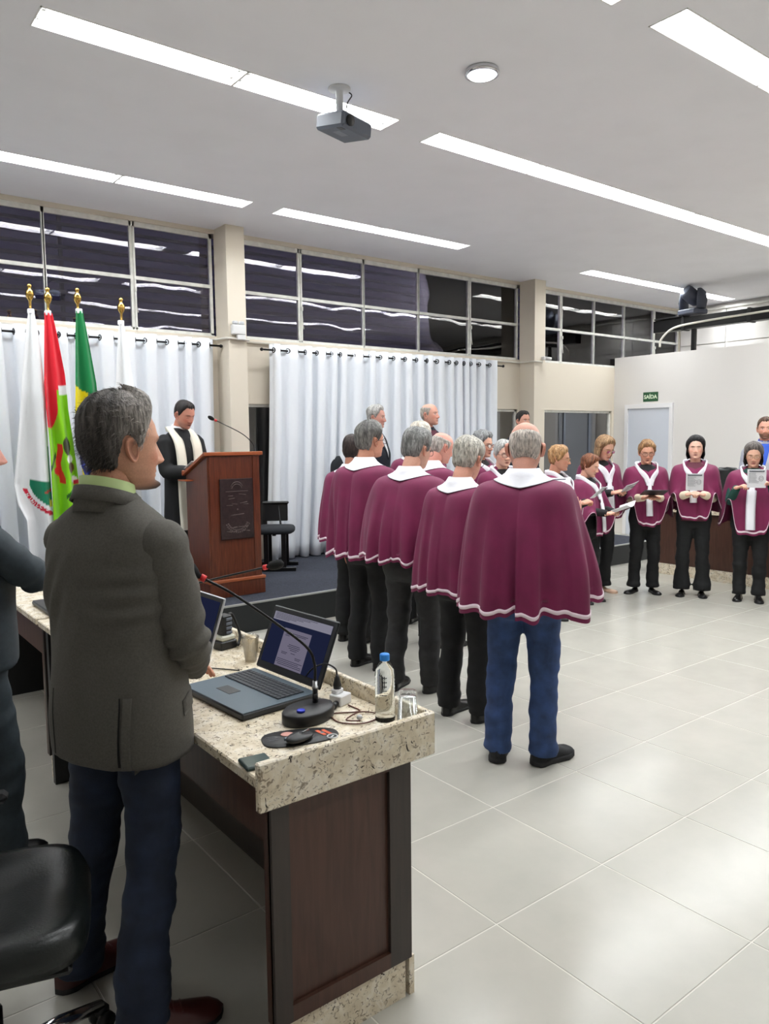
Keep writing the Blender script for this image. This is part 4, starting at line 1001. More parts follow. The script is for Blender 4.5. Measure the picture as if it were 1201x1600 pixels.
def make_head(mb, M, skin, lips=(176, 104, 96), brow=None, eyes='down', beard=None, nose=1.0, age=.5, seed=0, mouth=.0):
    X, Y, Z, ph = head_surface(); fr = sm((np.cos(ph)[None]-.1)/.5)
    D = np.zeros_like(X)
    nz = np.interp(-Z, [-.03, -.012, .0, .02, .036, .043, .052], [0, .003, .009, .020, .028, .022, .0])
    wd = np.interp(-Z, [-.03, 0, .02, .036, .05], [.011, .010, .012, .015, .016])
    D += nose*nz*np.exp(-(X/wd)**2)
    for sgn in (-1, 1):
        D += nose*.009*gau(X, Z, sgn*.0155, -.039, .007, .008)
        D -= .010*gau(X, Z, sgn*.032, .002, .017, .012)
        D += .0055*gau(X, Z, sgn*.032, -.002, .012, .0075)
        D += .0045*gau(X, Z, sgn*.030, .024, .022, .008)
        D += .004*gau(X, Z, sgn*.048, -.028, .02, .018)
        D -= .0035*age*gau(X, Z, sgn*(.028), -.052, .006, .02)
    D += .0065*gau(X, Z, 0, -.066, .020, .0055)+.006*gau(X, Z, 0, -.0775, .018, .0055)-.004*gau(X, Z, 0, -.0715, .022, .003)-(.006*mouth)*gau(X, Z, 0, -.072, .014, .005)
    D -= .004*gau(X, Z, 0, -.087, .02, .006); D += .008*gau(X, Z, 0, -.103, .022, .012)
    Y = Y+D*fr
    sk = np.array(lin(skin)); C = np.tile(sk, X.shape+(1,))
    def mix(w, col): nonlocal C; w = np.clip(w, 0, 1)[..., None]; C = C*(1-w)+np.array(lin(col))*w
    red = tuple(int(v) for v in (min(255, skin[0]*1.0), skin[1]*.80, skin[2]*.76))
    mix(.45*fr*(gau(X, Z, .045, -.03, .022, .022)+gau(X, Z, -.045, -.03, .022, .022)+gau(X, Z, 0, -.036, .014, .012)), red)
    mix(.95*fr*gau(X, Z, 0, -.0665, .021, .004), lips); mix(.95*fr*gau(X, Z, 0, -.0775, .019, .0045), lips)
    mix((.5+mouth*.45)*fr*gau(X, Z, 0, -.0717, .019+.0*X, .0022+.004*mouth), (70, 30, 28))
    for sgn in (-1, 1):
        xb = (X-sgn*.031)
        if brow is not None: mix(.85*fr*np.exp(-(xb/.018)**4-((Z-.0225+abs(xb)*.18)/.0042)**2), brow)
        if eyes == 'open':
            mix(fr*np.exp(-(xb/.0125)**4-((Z+.001)/.0042)**4), (230, 224, 220)); mix(fr*np.exp(-(xb/.0052)**4-((Z+.001)/.0044)**4), (48, 34, 28)); mix(.8*fr*np.exp(-(xb/.0135)**4-((Z-.0035)/.0018)**2), (60, 40, 36))
        else: mix(.85*fr*np.exp(-(xb/.0135)**4-((Z+.0055-.0*xb)/.0019)**2), (66, 42, 38)); mix(.3*fr*np.exp(-(xb/.016)**4-((Z-.006)/.0022)**2), (120, 74, 64))
    if beard:
        bc, kind = beard
        if kind == 'full': w = sm((-.045-Z)/.02)*sm((np.cos(ph)[None]+.15)/.3)*(1-1.0*gau(X, Z, 0, -.072, .017, .007)); mix(.9*np.clip(w, 0, 1), bc)
        if kind == 'moustache': mix(.9*fr*np.exp(-(X/.026)**4-((Z+.057)/.006)**2), bc)
        if kind == 'goatee': mix(sm((np.cos(ph)[None]+.1)/.3)*np.exp(-(X/.034)**4-((Z+.104)/.021)**4), bc); Y = Y+.016*fr*np.exp(-(X/.028)**4-((Z+.108)/.017)**4); mix(.5*fr*np.exp(-(X/.024)**4-((Z+.058)/.005)**2), bc)
        if kind == 'stubble': mix(.35*sm((-.045-Z)/.03)*sm((np.cos(ph)[None]+.2)/.4), bc)
    P = np.stack([X, Y, Z], -1); M = np.array(M); Q = P @ M[:3, :3].T+M[:3, 3]
    mb.grid(Q, closed=True, col=C); n_ = X.shape[1]; 
    # ears
    for sgn in (-1, 1):
        an = np.linspace(0, 2*PI, 22, endpoint=False); rings = []; cols = []
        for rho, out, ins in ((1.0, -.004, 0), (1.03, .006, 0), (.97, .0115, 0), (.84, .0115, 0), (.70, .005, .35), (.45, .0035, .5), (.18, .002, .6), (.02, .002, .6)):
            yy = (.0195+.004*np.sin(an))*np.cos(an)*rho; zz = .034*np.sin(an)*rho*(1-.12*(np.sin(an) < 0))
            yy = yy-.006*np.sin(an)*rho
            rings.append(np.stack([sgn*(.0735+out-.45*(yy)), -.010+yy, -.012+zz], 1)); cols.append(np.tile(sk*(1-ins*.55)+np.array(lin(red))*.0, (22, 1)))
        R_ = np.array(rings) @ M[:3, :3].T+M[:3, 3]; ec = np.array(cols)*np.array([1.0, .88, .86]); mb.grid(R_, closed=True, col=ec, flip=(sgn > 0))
    return X, Y, Z, ph
def hairline(ph, kind):
    a = abs(ph)*180/PI
    if kind == 'receding': return np.interp(a, [0, 20, 38, 52, 62, 72, 82, 88, 93, 104, 111, 122, 145, 180], [.092, .099, .102, .072, .05, .022, -.008, -.006, .020, .022, -.022, -.056, -.078, -.090])
    if kind == 'wom': return np.interp(a, [0, 25, 45, 60, 72, 84, 95, 110, 130, 180], [.076, .072, .058, .030, .0, -.02, -.03, -.04, -.07, -.085])
    return np.interp(a, [0, 20, 38, 52, 62, 72, 82, 88, 93, 104, 111, 122, 145, 180], [.074, .077, .080, .058, .042, .016, -.018, -.012, .020, .022, -.022, -.052, -.074, -.086])
def make_hair(M, style, color, color2, seed=0, vol=1.0):
    """shell over the skull, standing off by strand clumps"""
    X, Y, Z, ph = head_surface(80, 140); mb = MB(); PHI = np.broadcast_to(ph[None], X.shape); P = np.stack([X, Y, Z], -1)
    ctr = np.array([0, -.008, .005]); dr = P-ctr; dr /= np.linalg.norm(dr, axis=-1)[..., None]
    kind = style if style in ('receding',) else ('wom' if style in ('bob', 'curly', 'crop', 'long') else 'short')
    hl = hairline(PHI, kind)
    pq = np.stack([PHI*.09*3, Z*1.0, PHI*0], -1)
    jag = .004*wob(np.stack([PHI*8, Z*20], -1), seed, 2.2)
    cover = sm((Z-hl+jag)/.012)
    th = .010+.010*sm((Z-.0)/.1)
    st = wob(np.stack([PHI*9, Z*40], -1), seed+3, 1.1)*.0035
    if style == 'bald':
        cover = cover*(1-sm((Z-.048+.02*np.cos(PHI))/.03)); th = .0028+0*th; st *= .3
    if style == 'buzz': th = .0022+0*th; st *= .1
    if style == 'fringe': cover = cover*(1-sm((Z-.062+.01*np.cos(PHI))/.03)); th = .010+0*th
    if style == 'curly': th = .022+.012*sm(Z/.1); st = .007*wob(P, seed, 150)+.004*wob(P, seed+1, 260)
    if style == 'crop': th = .018+.014*sm(Z/.08); st = .005*wob(P, seed, 110)+st
    if style == 'full': th = .016+.016*sm(Z/.09)+.008*sm((Z)/.06)*sm(np.cos(PHI)); st = st*1.8
    if style == 'receding': th = .013+.017*sm((Z-.01)/.08)+.018*sm((Z-.05)/.05)*sm((np.cos(PHI)+.3)/1.2); st = st*1.6+.003*wob(P, seed, 90)
    if style in ('bob', 'long'): th = .020+.016*sm((Z+.02)/.1)
    th = th*vol*(.30+.70*sm((Z-hl)/.045))
    off = cover*(th+st)-.006*(1-cover)
    Q = P+dr*off[..., None]
    base = np.array(lin(color)); b2 = np.array(lin(color2)); k = np.clip(.5+.6*wob(np.stack([PHI*10, Z*16], -1), seed+7, 1.6), 0, 1)[..., None]
    if style == 'receding': k = np.clip(k*.30+1.0*sm((2.2-abs(PHI))/.85)[..., None]*sm((Z+.06)/.08)[..., None], 0, 1)
    C = base*(1-k)+b2*k
    M = np.array(M); R_ = M[:3, :3]
    mb.grid(Q @ R_.T+M[:3, 3], closed=True, col=C)
    if style in ('bob', 'long'):
        bot = -.112 if style == 'bob' else -.15
        rows_ = []; cr = []
        an = np.linspace(math.radians(72), math.radians(288), 90)
        for t in np.linspace(0, 1, 26):
            z = .075+(bot-.075)*t; wx = np.interp(t, [0, .35, .75, 1], [.080, .096, .102, .088])*vol**.5; yb = np.interp(t, [0, .4, .8, 1], [-.095, -.122, -.115, -.09])
            yf = np.interp(t, [0, .3, 1], [.055, .045, .035]); sn, cs = np.sin(an), np.cos(an)
            w_ = (1+.03*wob(np.stack([an*12, an*0+t*3], -1), seed, 1.3)); x = wx*sn*w_; y = np.where(cs > 0, yf*cs/.31, -yb*cs*1.0)*w_
            zz = z+.008*wob(np.stack([an*6, an*0], -1), seed+2, 2)*t
            rows_.append(np.stack([x, y, zz], 1)); kk = np.clip(.5+.6*wob(np.stack([an*10, an*0+t*2], -1), seed+7, 1.6), 0, 1)[:, None]; cr.append(base*(1-kk)+b2*kk)
        O = np.array(rows_); I = O*np.array([.86, .86, 1])
        G = np.concatenate([O, I[::-1]]); CC = np.concatenate([np.array(cr), np.array(cr)[::-1]])
        mb.grid(G @ R_.T+M[:3, 3], col=CC)
    if style == 'receding' or style == 'tufts':
        # loose strands laid over the shell for the close-up head
        rs = np.random.RandomState(seed+11); idx = np.argwhere(cover > .75)
        for q in range(1500):
            i, j = idx[rs.randint(len(idx))]; p = Q[i, j]; nrm = dr[i, j]
            back = np.array([0, -1, .0]) if p[2] > .06 else np.array([0, -.6, -.9]); back = back+rs.normal(size=3)*.28+nrm*.25
            back = back-nrm*(back@nrm)*.75; back /= np.linalg.norm(back); ln_ = rs.uniform(.012, .028); w = rs.uniform(.0005, .0011); sd = np.cross(back, nrm); sd /= np.linalg.norm(sd)+1e-9
            a0 = p-nrm*.003; a1 = p+back*ln_*.5+nrm*.003; a2 = p+back*ln_+nrm*(.0005+.002*rs.rand())
            V = np.array([a0-sd*w, a0+sd*w, a1-sd*w*.9+nrm*.0008, a1+sd*w*.9+nrm*.0008, a2]); V = V @ R_.T+M[:3, 3]
            c_ = C[i, j]*rs.uniform(.6, 1.45); mb.add(V, [(0, 1, 3, 2), (2, 3, 4)], np.clip(c_, 0, 1))
    return mb
# ---- hands
HANDS = {}
def hand_mesh(kind):
    if kind in HANDS: return HANDS[kind]
    mb = MB(); c = {'relaxed': (.35, .45, .3), 'hold': (.75, .85, .5), 'fist': (1.1, 1.35, .8), 'open': (.10, .18, .12), 'cup': (.5, .5, .35)}[kind]
    mb.rbox((.0, .047, -.003), (.074, .085, .026), .011); mb.ell((0, .015, -.002), (.03, .03, .015)); mb.tube([(0, -.05, 0), (0, .01, 0)], [(.021, .028), (.021, .029)], 12, ref=(0, 0, 1))
    mb.ell((.026, .03, -.010), (.018, .03, .016))
    for x, L, r in ((-.029, .056, .0076), (-.010, .072, .0086), (.0105, .079, .0088), (.0305, .071, .0086)):
        p = np.array([x*.96, .082, -.001]); a = 0; pts = [p-np.array([0, .02, 0]), p]; spread = x*(.9 if kind == 'open' else .15)
        for k, fr in enumerate((.46, .31, .23)):
            a += c[k]*(1+.08*(x < 0)); p = p+L*fr*np.array([spread, math.cos(a), -math.sin(a)]); pts.append(p)
        mb.tube(spline(pts, 14), np.linspace(r*1.1, r*.78, 14), 10); mb.ell(pts[-1], (r*.8, r*.8, r*.8), 8, 6)
    t = {'relaxed': [(.03, .02, -.008), (.052, .05, -.018), (.056, .078, -.028), (.052, .10, -.034)], 'hold': [(.03, .02, -.01), (.048, .045, -.025), (.045, .075, -.036), (.036, .098, -.04)], 'fist': [(.03, .02, -.01), (.046, .045, -.028), (.032, .07, -.045), (.012, .078, -.05)], 'open': [(.03, .02, -.006), (.062, .045, -.01), (.084, .066, -.012), (.098, .086, -.012)], 'cup': [(.03, .02, -.01), (.056, .048, -.02), (.062, .075, -.03), (.058, .098, -.036)]}[kind]
    mb.tube(spline(t, 12), np.linspace(.0125, .0085, 12), 10); mb.ell(t[-1], (.0085,)*3, 8, 6)
    me = remesh(mb, .0042, 3, .5); HANDS[kind] = me; return me
def frame(origin, fwd, up, mirror=False, s=1.0):
    """matrix: local +y -> fwd (fingers), local +z -> up (back of hand); thumb on local +x"""
    f = np.array(fwd, float); f /= np.linalg.norm(f); u = np.array(up, float); u -= f*(u@f); u /= np.linalg.norm(u); x = np.cross(f, u)
    if mirror: x = -x
    M = np.eye(4); M[:3, 0] = x*s; M[:3, 1] = f*s; M[:3, 2] = u*s; M[:3, 3] = origin; return M
def ik(S, Wp, l1, l2, pole):
    S, Wp = np.array(S, float), np.array(Wp, float); d = Wp-S; L = np.linalg.norm(d)
    if L > (l1+l2)*.995: Wp = S+d/L*(l1+l2)*.995; d = Wp-S; L = np.linalg.norm(d)
    a = (l1*l1-l2*l2+L*L)/(2*L); h = math.sqrt(max(l1*l1-a*a, 0)); n = d/L; p = np.array(pole, float); p -= n*(p@n); p /= np.linalg.norm(p)
    return S+n*a+p*h, Wp
def loft(rings, n=40, p=.8):
    """rings: (z, a, b, yoff[, xoff])"""
    an = np.arange(n)*2*PI/n; c, s = np.cos(an), np.sin(an); out = []
    for r in rings:
        z, a, b, y = r[:4]; xo = r[4] if len(r) > 4 else 0
        out.append(np.stack([xo+a*np.sign(c)*abs(c)**p, y+b*np.sign(s)*abs(s)**p, np.full(n, z)], 1))
    return np.array(out)
def closed_loft(mb, rings, n=40, p=.8, col=None):
    G = loft(rings, n, p); mb.grid(G, closed=True, col=col); o = mb.n-G.shape[0]*n
    mb.f.append([o+i for i in range(n)][::-1]); mb.f.append([mb.n-n+i for i in range(n)]); mb.mi += [mb.m, mb.m]
def smooth_rings(R, k=6):
    R = np.array(R, float); return spline(R, (len(R)-1)*k+1)
class Person:
    def __init__(s, label, pos, facing, h, fat=1.0, z0=0, group=None, feet=None):
        s.h = h; s.k = h/1.75; s.fat = fat; s.T = thing('person', label, 'person', (pos[0], pos[1], z0), -math.radians(facing), group)
        k = s.k; s.neck = 1.475*k; s.sh = [np.array((-.172*k*fat**.5, -.01, 1.372*k)), np.array((.172*k*fat**.5, -.01, 1.372*k))]
        s.feet = feet or [((-.10, .0), 0), ((.10, .0), 0)]; s.hands = [None, None]; s.el = [None, None]; s.wr = [None, None]; s.hd = None
    def arm(s, side, wrist=None, pole=None, fwd=None, up=None, kind='relaxed'):
        """side 0 = own left, 1 = own right; local coords, +y forward, +x own right"""
        k = s.k; sg = -1 if side == 0 else 1
        if wrist is None: wrist = (sg*.24*s.fat**.4, .04, .80*k); fwd = (0, .12, -1) if fwd is None else fwd; up = (sg, .1, 0) if up is None else up; pole = (sg*.4, -1, 0)
        if pole is None: pole = (sg*.35, -.35, -1)
        E, W = ik(s.sh[side], wrist, .285*k, .255*k, pole); s.el[side], s.wr[side] = E, W
        f = W-E if fwd is None else np.array(fwd, float); u = (0, 0, 1) if up is None else up
        s.hands[side] = (W, f/np.linalg.norm(f), u, kind); return s
    def head(s, yaw=0, pitch=0, roll=0, fwd=0, **kw): s.hd = (yaw, pitch, roll, fwd, kw); return s
    def headM(s):
        yaw, pitch, roll, fwd, kw = s.hd; k = s.k*kw.get('size', 1.0)
        R = rz3(-math.radians(yaw)) @ rx3(math.radians(pitch)) @ ry3(math.radians(roll))
        top = s.h; c = np.array([0, .015+fwd, top-.118*k-.004]); piv = np.array([0, -.02+fwd, top-.21*k]); M = np.eye(4); M[:3, :3] = R*k; M[:3, 3] = piv+R @ (c-piv); return M
    def body(s, skin=(222, 176, 152), **face):
        k, f = s.k, s.fat; M = s.headM(); mb = MB()
        make_head(mb, M, skin, **face)
        top = M[:3, 3]+M[:3, :3] @ np.array([0, -.018, -.055])
        neckp = spline([np.array([0, -.03, s.neck-.06]), np.array([0, -.022, s.neck-.0]), (top+np.array([0, -.02, s.neck]))/2+np.array([0, 0, .02]), top], 12)
        sk = np.array(lin(skin)); nr = .056*k*(.9+.1*f)
        mb.tube(neckp, [nr*1.12, nr*1.15, nr*1.1, nr*1.05]+[nr]*8, 22, col=sk*np.array([.98, .9, .88]))
        b = MB(); R = smooth_rings([(.80*k, .15*f, .10*f, 0), (.92*k, .165*f, .11*f, -.005), (1.05*k, .145*f, .10*f, .005), (1.22*k, .165*f, .11*f, 0), (1.33*k, .165*f**.6, .10, -.01), (1.40*k, .135, .075, -.015), (1.455*k, .07, .06, -.02)], 4)
        closed_loft(b, R, 26, .9)
        for i in (0, 1):
            if s.el[i] is None: s.arm(i)
            S, E, W = s.sh[i], s.el[i], s.wr[i]; b.tube(spline([S, (S+E)/2, E, (E+W)/2, W], 14), np.interp(np.linspace(0, 1, 14), [0, .25, .5, .7, 1], [.050, .044, .037, .036, .025])*k, 12)
            b.ell(S, (.052*k,)*3); sg = -1 if i == 0 else 1
            (fx, fy), _ya = s.feet[i]; hip_ = np.array((sg*.082*k, 0, .86*k)); an_ = np.array((fx, fy-.015, .07)); b.tube(spline([hip_, (hip_+an_)/2+np.array((0, .03, .02)), an_], 9), np.interp(np.linspace(0, 1, 9), [0, .5, 1], [.066, .044, .03])*k, 12)
        me = remesh(b, .02, 3); addmesh(mb, me, None, sk); bpy.data.meshes.remove(me)
        for i in (0, 1):
            W, fw, up, kind = s.hands[i]; hm = hand_mesh(kind); Mx = frame(W, fw, up, i == 1, .93*k); addmesh(mb, hm, Mx, sk*np.array([1.0, .92, .9]))
        return mb.build('body', MAT['skin'], s.T, True)
    def hair(s, style, c1, c2, seed=0, vol=1.0): return make_hair(s.headM(), style, c1, c2, seed, vol).build('hair', MAT['hair'], s.T, True)
    def glasses(s, mat='frame_dark', w=.026, hgt=.018):
        M = s.headM(); g = MB(); X = lambda p: M[:3, :3] @ np.array(p)+M[:3, 3]
        for sg in (-1, 1):
            an = np.linspace(0, 2*PI, 21); pts = [X((sg*.033+w*np.sign(math.cos(a))*abs(math.cos(a))**.7, .103-.008*(abs(math.cos(a)))*(1 if math.cos(a)*sg > 0 else 0), -.004+hgt*np.sign(math.sin(a))*abs(math.sin(a))**.7)) for a in an]
            g.tube(pts, .0017, 6, cap=False)
            g.tube([X((sg*.058, .096, .002)), X((sg*.076, .06, .003)), X((sg*.081, .0, .002)), X((sg*.079, -.018, -.012))], .0017, 6)
        g.tube([X((-.008, .104, .002)), X((0, .107, .004)), X((.008, .104, .002))], .0017, 6)
        go = g.build('glasses', MAT[mat], s.T, True)
        for sg in (-1, 1):
            q = MB(); an = np.linspace(0, 2*PI, 20, endpoint=False); q.add([X((sg*.033+w*.97*np.sign(math.cos(a))*abs(math.cos(a))**.7, .101, -.004+hgt*.97*np.sign(math.sin(a))*abs(math.sin(a))**.7)) for a in an], [list(range(20))]); q.build('lens', MAT['lens_glass'], go)
    def trousers(s, mat, feet=None, flare=1.0, waist=None, ankle=.075, vox=.013, seed=0, bag=1.0):
        k, f = s.k, s.fat; feet = s.feet; b = MB(); top = (waist or 1.0)*k
        closed_loft(b, smooth_rings([(.76*k, .155*f, .105*f, -.005), (.84*k, .178*f, .125*f, -.01), (.93*k, .172*f, .12*f, -.005), (top, .158*f, .112*f, .0)], 4), 30, .85)
        for i, ((fx, fy), ya) in enumerate(feet):
            sg = -1 if i == 0 else 1; hip = np.array((sg*.082*f*k, -.005, .84*k)); ank = np.array((fx, fy-.015, .055)); kn = (hip+ank)/2+np.array((sg*.005, .03, .02))
            P = spline([hip, hip*.65+kn*.35+np.array((0, .008, 0)), kn, kn*.5+ank*.5+np.array((0, -.02, 0)), ank], 26); t = np.linspace(0, 1, 26)
            r = np.interp(t, [0, .25, .5, .75, 1], [.098*f, .086*f**.7, .068*bag, .066*bag*flare**.5, ankle*flare])*k**.5
            r = r*(1+.035*np.sin(t*26+seed+sg)*(t > .45)+.05*np.sin(t*60+seed)*(t > .86))
            b.tube(P, r, 18)
        me = remesh(b, vox, 4)
        V = mverts(me); Nn = mnorm(me); lo = sm((.9*k-V[:, 2])/.3)
        V = V+Nn*(.0065*lo*wob(V*np.array([1, 1, 2.2]), seed, 20)+.0035*wob(V*np.array([1, 1, 2.]), seed+1, 45)*lo)[:, None]; V[:, 2] = np.maximum(V[:, 2], .022); msetv(me, V)
        return link('trousers', me, MAT[mat], s.T)
    def shoes(s, kind='dress', mat='shoe_black', sole='sole_black', L=.285):
        for i, ((fx, fy), ya) in enumerate(s.feet):
            so, up = shoe_mesh(kind, L*s.k**.5)
            R = -math.radians(ya); c0 = (fx-.0*math.sin(R), fy, 0)
            o = link('shoe', up.copy(), MAT[mat], s.T, c0, R); q = link('sole', so.copy(), MAT[sole], o)
SHOES = {}
def shoe_mesh(kind, L):
    key = (kind, round(L, 3))
    if key in SHOES: return SHOES[key]
    # y from heel (-.3L) to toe (.7L)
    y = np.linspace(0, 1, 26); w = L*np.interp(y, [0, .05, .15, .35, .55, .72, .88, .96, 1], [.003, .10, .135, .125, .155, .18, .15, .09, .003]); yy = (y-.30)*L
    hgt = np.interp(y, [0, .05, .15, .30, .42, .55, .72, .88, .97, 1], [.055, .088, .095, .098, .090, .068, .052, .044, .032, .022])*L/.285
    if kind == 'sneaker': hgt = hgt*1.12; w = w*1.1
    if kind == 'flat': hgt = hgt*np.interp(y, [0, .25, .35, .7, 1], [.75, .5, .35, .75, 1.0])
    sh = .028 if kind == 'sneaker' else .016
    an = np.linspace(0, PI, 15); up = MB(); P = []
    for i in range(26): P.append([(w[i]*math.cos(a)*(1-.25*math.sin(a)**3*(y[i] < .5)), yy[i], sh*.6+(hgt[i]-sh*.6)*math.sin(a)**.75) for a in an])
    up.grid(np.array(P), flip=True)
    if kind == 'dress':
        for t in (.48, .54, .60): i = int(t*25); up.tube([(w[i]*c*.55, yy[i], hgt[i]+.002-abs(c)*.008) for c in (-1, -.5, 0, .5, 1)], .0022, 6)
    so = MB(); n = 26
    out = np.concatenate([np.stack([w*1.06, yy, 0*y], 1), np.stack([-w*1.06, yy, 0*y], 1)[::-1]])
    def ring(sc, z): q = out.copy(); q[:, 0] *= sc; q[:, 2] = z; return q
    lift = (lambda q: q)
    rs_ = [ring(.93, 0), ring(1.0, .004), ring(1.0, sh), ring(.9, sh+.002)]
    if kind == 'sneaker':
        for r_ in rs_[:2]: r_[:, 2] += .012*sm((r_[:, 1]/L-.45)/.25)+.008*sm((-r_[:, 1]/L-.2)/.1)
    G = np.array(rs_); so.grid(G, closed=True, flip=True); so.add(G[0], [list(range(52))]); so.add(G[-1], [list(range(52))[::-1]])
    SHOES[key] = (so.mesh('sole'), up.mesh('shoe')); return SHOES[key]
def sleeve_tube(S, E, W, r, n=16, end=1.0):
    pts = spline([S, S*.5+E*.5, E, E*.5+W*.5, W*end+E*(1-end)], 22); rr = np.interp(np.linspace(0, 1, 22), [0, .25, .5, .75, 1], r); return pts, rr
# ---- choir cape: falls from the neck over shoulders and arms
class Cape:
    def __init__(s, p, hem=.83, hemf=None, width=.30, depth=.20, arms=None, folds=13, seed=0, amp=.018):
        """arms: list of (angle from front deg, reach, wrist height, halfwidth deg)"""
        s.p, s.hem, s.hemf, s.w, s.d, s.arms, s.nf, s.seed, s.amp = p, hem, hemf if hemf is not None else hem, width, depth, arms or [], folds, seed, amp
        rs = np.random.RandomState(seed); s.ph = rs.uniform(0, 6.3, 4); s.fr = rs.uniform(.8, 1.25, 4)
    def surf(s, TH, t, off=0.0):
        """TH angle (0 = front, + to own right), t 0..1 neck to hem -> xyz"""
        k = s.p.k; TH = np.asarray(TH, float); t = np.asarray(t, float)
        sn, cs = np.sin(TH), np.cos(TH); lat = abs(sn)**1.3
        fs = s.p.fat**.4; nk = s.p.neck; fc = sm(cs)
        el = 1/np.sqrt((sn/(s.w))**2+(cs/(s.d))**2)
        mixl = lambda a, b: (a*(1-lat)+b*lat)
        rn = .066*k+0*TH; zn = nk+.030*k-.055*k*fc
        r1 = mixl(.098, .118)*k; z1 = nk-mixl(.030, .006)*k-.035*k*fc
        r2 = mixl(.138, .222)*k*fs; z2 = nk-mixl(.092, .048)*k-.025*k*fc
        r3 = np.maximum(mixl(.165, .262)*k*fs, el*mixl(.80, .86)); z3 = nk-mixl(.25, .20)*k
        r5 = el; z5 = s.hem+(s.hemf-s.hem)*sm(cs*.5+.5)
        r4 = np.maximum(el*.96, r3*.98); z4 = z3*.48+z5*.52
        lift = np.zeros_like(TH)
        for ang, reach, zw, hw in s.arms:
            dth = (TH-math.radians(ang)+PI) % (2*PI)-PI; outer = dth*np.sign(ang) > 0; hw_ = math.radians(hw)
            wgt = np.where(outer, np.exp(-(dth/(hw_*1.55))**2), np.exp(-(dth/(hw_*.75))**4)); bul = np.exp(-(dth/(hw_*2.6))**2)*np.where(outer, 1, np.exp(-(dth/(hw_*.9))**4))
            r3 = np.maximum(r3, r3*(1-bul)+(.17+.35*(reach-.17))*bul); r4 = np.maximum(r4, r4*(1-bul)+reach*1.0*bul); r5 = np.maximum(r5, r5*(1-bul)+reach*1.02*bul)
            z5 = z5*(1-wgt)+zw*wgt; z4 = z4*(1-wgt)+(zw*.72+z3*.28)*wgt; r4 = r4*(1-wgt)+(reach*.86)*wgt; lift = np.maximum(lift, wgt)
        U = [0, .08, .22, .44, .72, 1.0]; NU = 5
        RR = [rn, r1, r2, r3, r4, r5]; ZZ = [zn, z1, z2, z3, z4, z5]
        def cr(A, t):
            U_ = np.array(U); i = np.clip(np.searchsorted(U, t, side='right')-1, 0, NU-1); A = np.stack(A, 0); u = (t-U_[i])/(U_[i+1]-U_[i])
            cl = lambda j: np.clip(j, 0, NU)
            def g(j): return np.take_along_axis(A, cl(j)[None], 0)[0]
            def dU(j, l): q = U_[cl(j)]-U_[cl(l)]; return np.where(q == 0, 1, q)
            p1, p2 = g(i), g(i+1); m1 = (g(i+1)-g(i-1))/dU(i+1, i-1); m2 = (g(i+2)-g(i))/dU(i+2, i); h_ = U_[i+1]-U_[i]
            return (2*u**3-3*u**2+1)*p1+(u**3-2*u**2+u)*h_*m1+(-2*u**3+3*u**2)*p2+(u**3-u**2)*h_*m2
        t = np.broadcast_to(t, TH.shape); r = cr(RR, t); z = cr(ZZ, t)
        f = np.cos(s.nf*TH+s.ph[0]+.8*np.sin(2*TH+s.ph[1]))*.6+.4*np.cos(s.nf*1.6*TH*1.0+s.ph[2]+np.sin(3*TH+s.ph[3]))
        f = np.where(f > 0, f*.75, -abs(f)**.7*1.1)*(.65+.35*np.cos(TH*2.3+s.ph[1]*2))
        a = s.amp*(.55*sm((t-.16)/.5)+.75*sm((t-.45)/.55))*(1-.5*lift)
        r = r+a*f+off; z = z-a*.9*f*(t > .9)*.8
        return np.stack([r*sn, r*cs-.015, z], -1)
    def build(s, mat='maroon', trim='trim_pink', n=240, m=44):
        th = np.linspace(-PI, PI, n, endpoint=False); t = np.concatenate([np.linspace(0, .2, 10)[:-1], np.linspace(.2, 1, m-9)])
        TH, TT = np.meshgrid(th, t); P = s.surf(TH, TT); g = MB(); g.grid(P, closed=True); g.grid(s.surf(TH[12:], TT[12:], -.006), closed=True, flip=True)
        o = g.build('cape', MAT[mat], s.p.T, True); s.o = o
        tt = np.array([.948, .953, .969, .974]); TH, TT = np.meshgrid(th, tt); of = np.array([0, .004, .004, 0])[:, None]*np.ones((1, n))
        g = MB(); g.grid(s.surf(TH, TT, of), closed=True); g.build('hem_trim', MAT[trim], o, True); return o
    def collar(s, tb=.20, tf=.04, mat='scarf_white', name='scarf'):
        """white scarf folded flat round the neck, widest behind"""
        th = np.linspace(-PI, PI, 120, endpoint=False); rows_ = []
        w = np.where(abs(th) > 1.0, tb, np.interp(abs(th), [0, .35, 1.0], [tf, tf, tb])); w = w*(1+.10*np.cos(th*2)*(abs(th) > 1.5))
        for q, of in ((-.05, .002), (0, .010), (.25, .012), (.6, .012), (.9, .013), (1.0, .013), (1.0, .004), (.5, .003)):
            P = s.surf(th, np.clip(w*q, 0, 1), of); P[:, 2] += (.012 if q <= 0 else 0)-.0*q; rows_.append(P)
        g = MB(); g.grid(np.array(rows_), closed=True); return g.build(name, MAT[mat], s.p.T, True)
    def ribbon(s, g, path, wid, off=.012):
        """path: list of (angle deg, t); strip of width wid laid on the cape"""
        A = spline(np.array([(math.radians(a), t) for a, t in path]), 26); P = s.surf(A[:, 0], A[:, 1], off); T_ = np.gradient(P, axis=0); T_ /= np.linalg.norm(T_, axis=1)[:, None]
        out = P-np.array([0, -.02, 1.3*s.p.k])*0; nrm = s.surf(A[:, 0], A[:, 1], off+.01)-P; nrm /= np.linalg.norm(nrm, axis=1)[:, None]; sd = np.cross(T_, nrm); wv = np.broadcast_to(wid, (26,))[:, None]
        th_ = .006
        G = np.stack([P-sd*wv/2, P-sd*wv/4+nrm*th_*1.6, P+nrm*th_, P+sd*wv/4+nrm*th_*1.6, P+sd*wv/2, P-nrm*.004], 1); g.grid(G, closed=True)
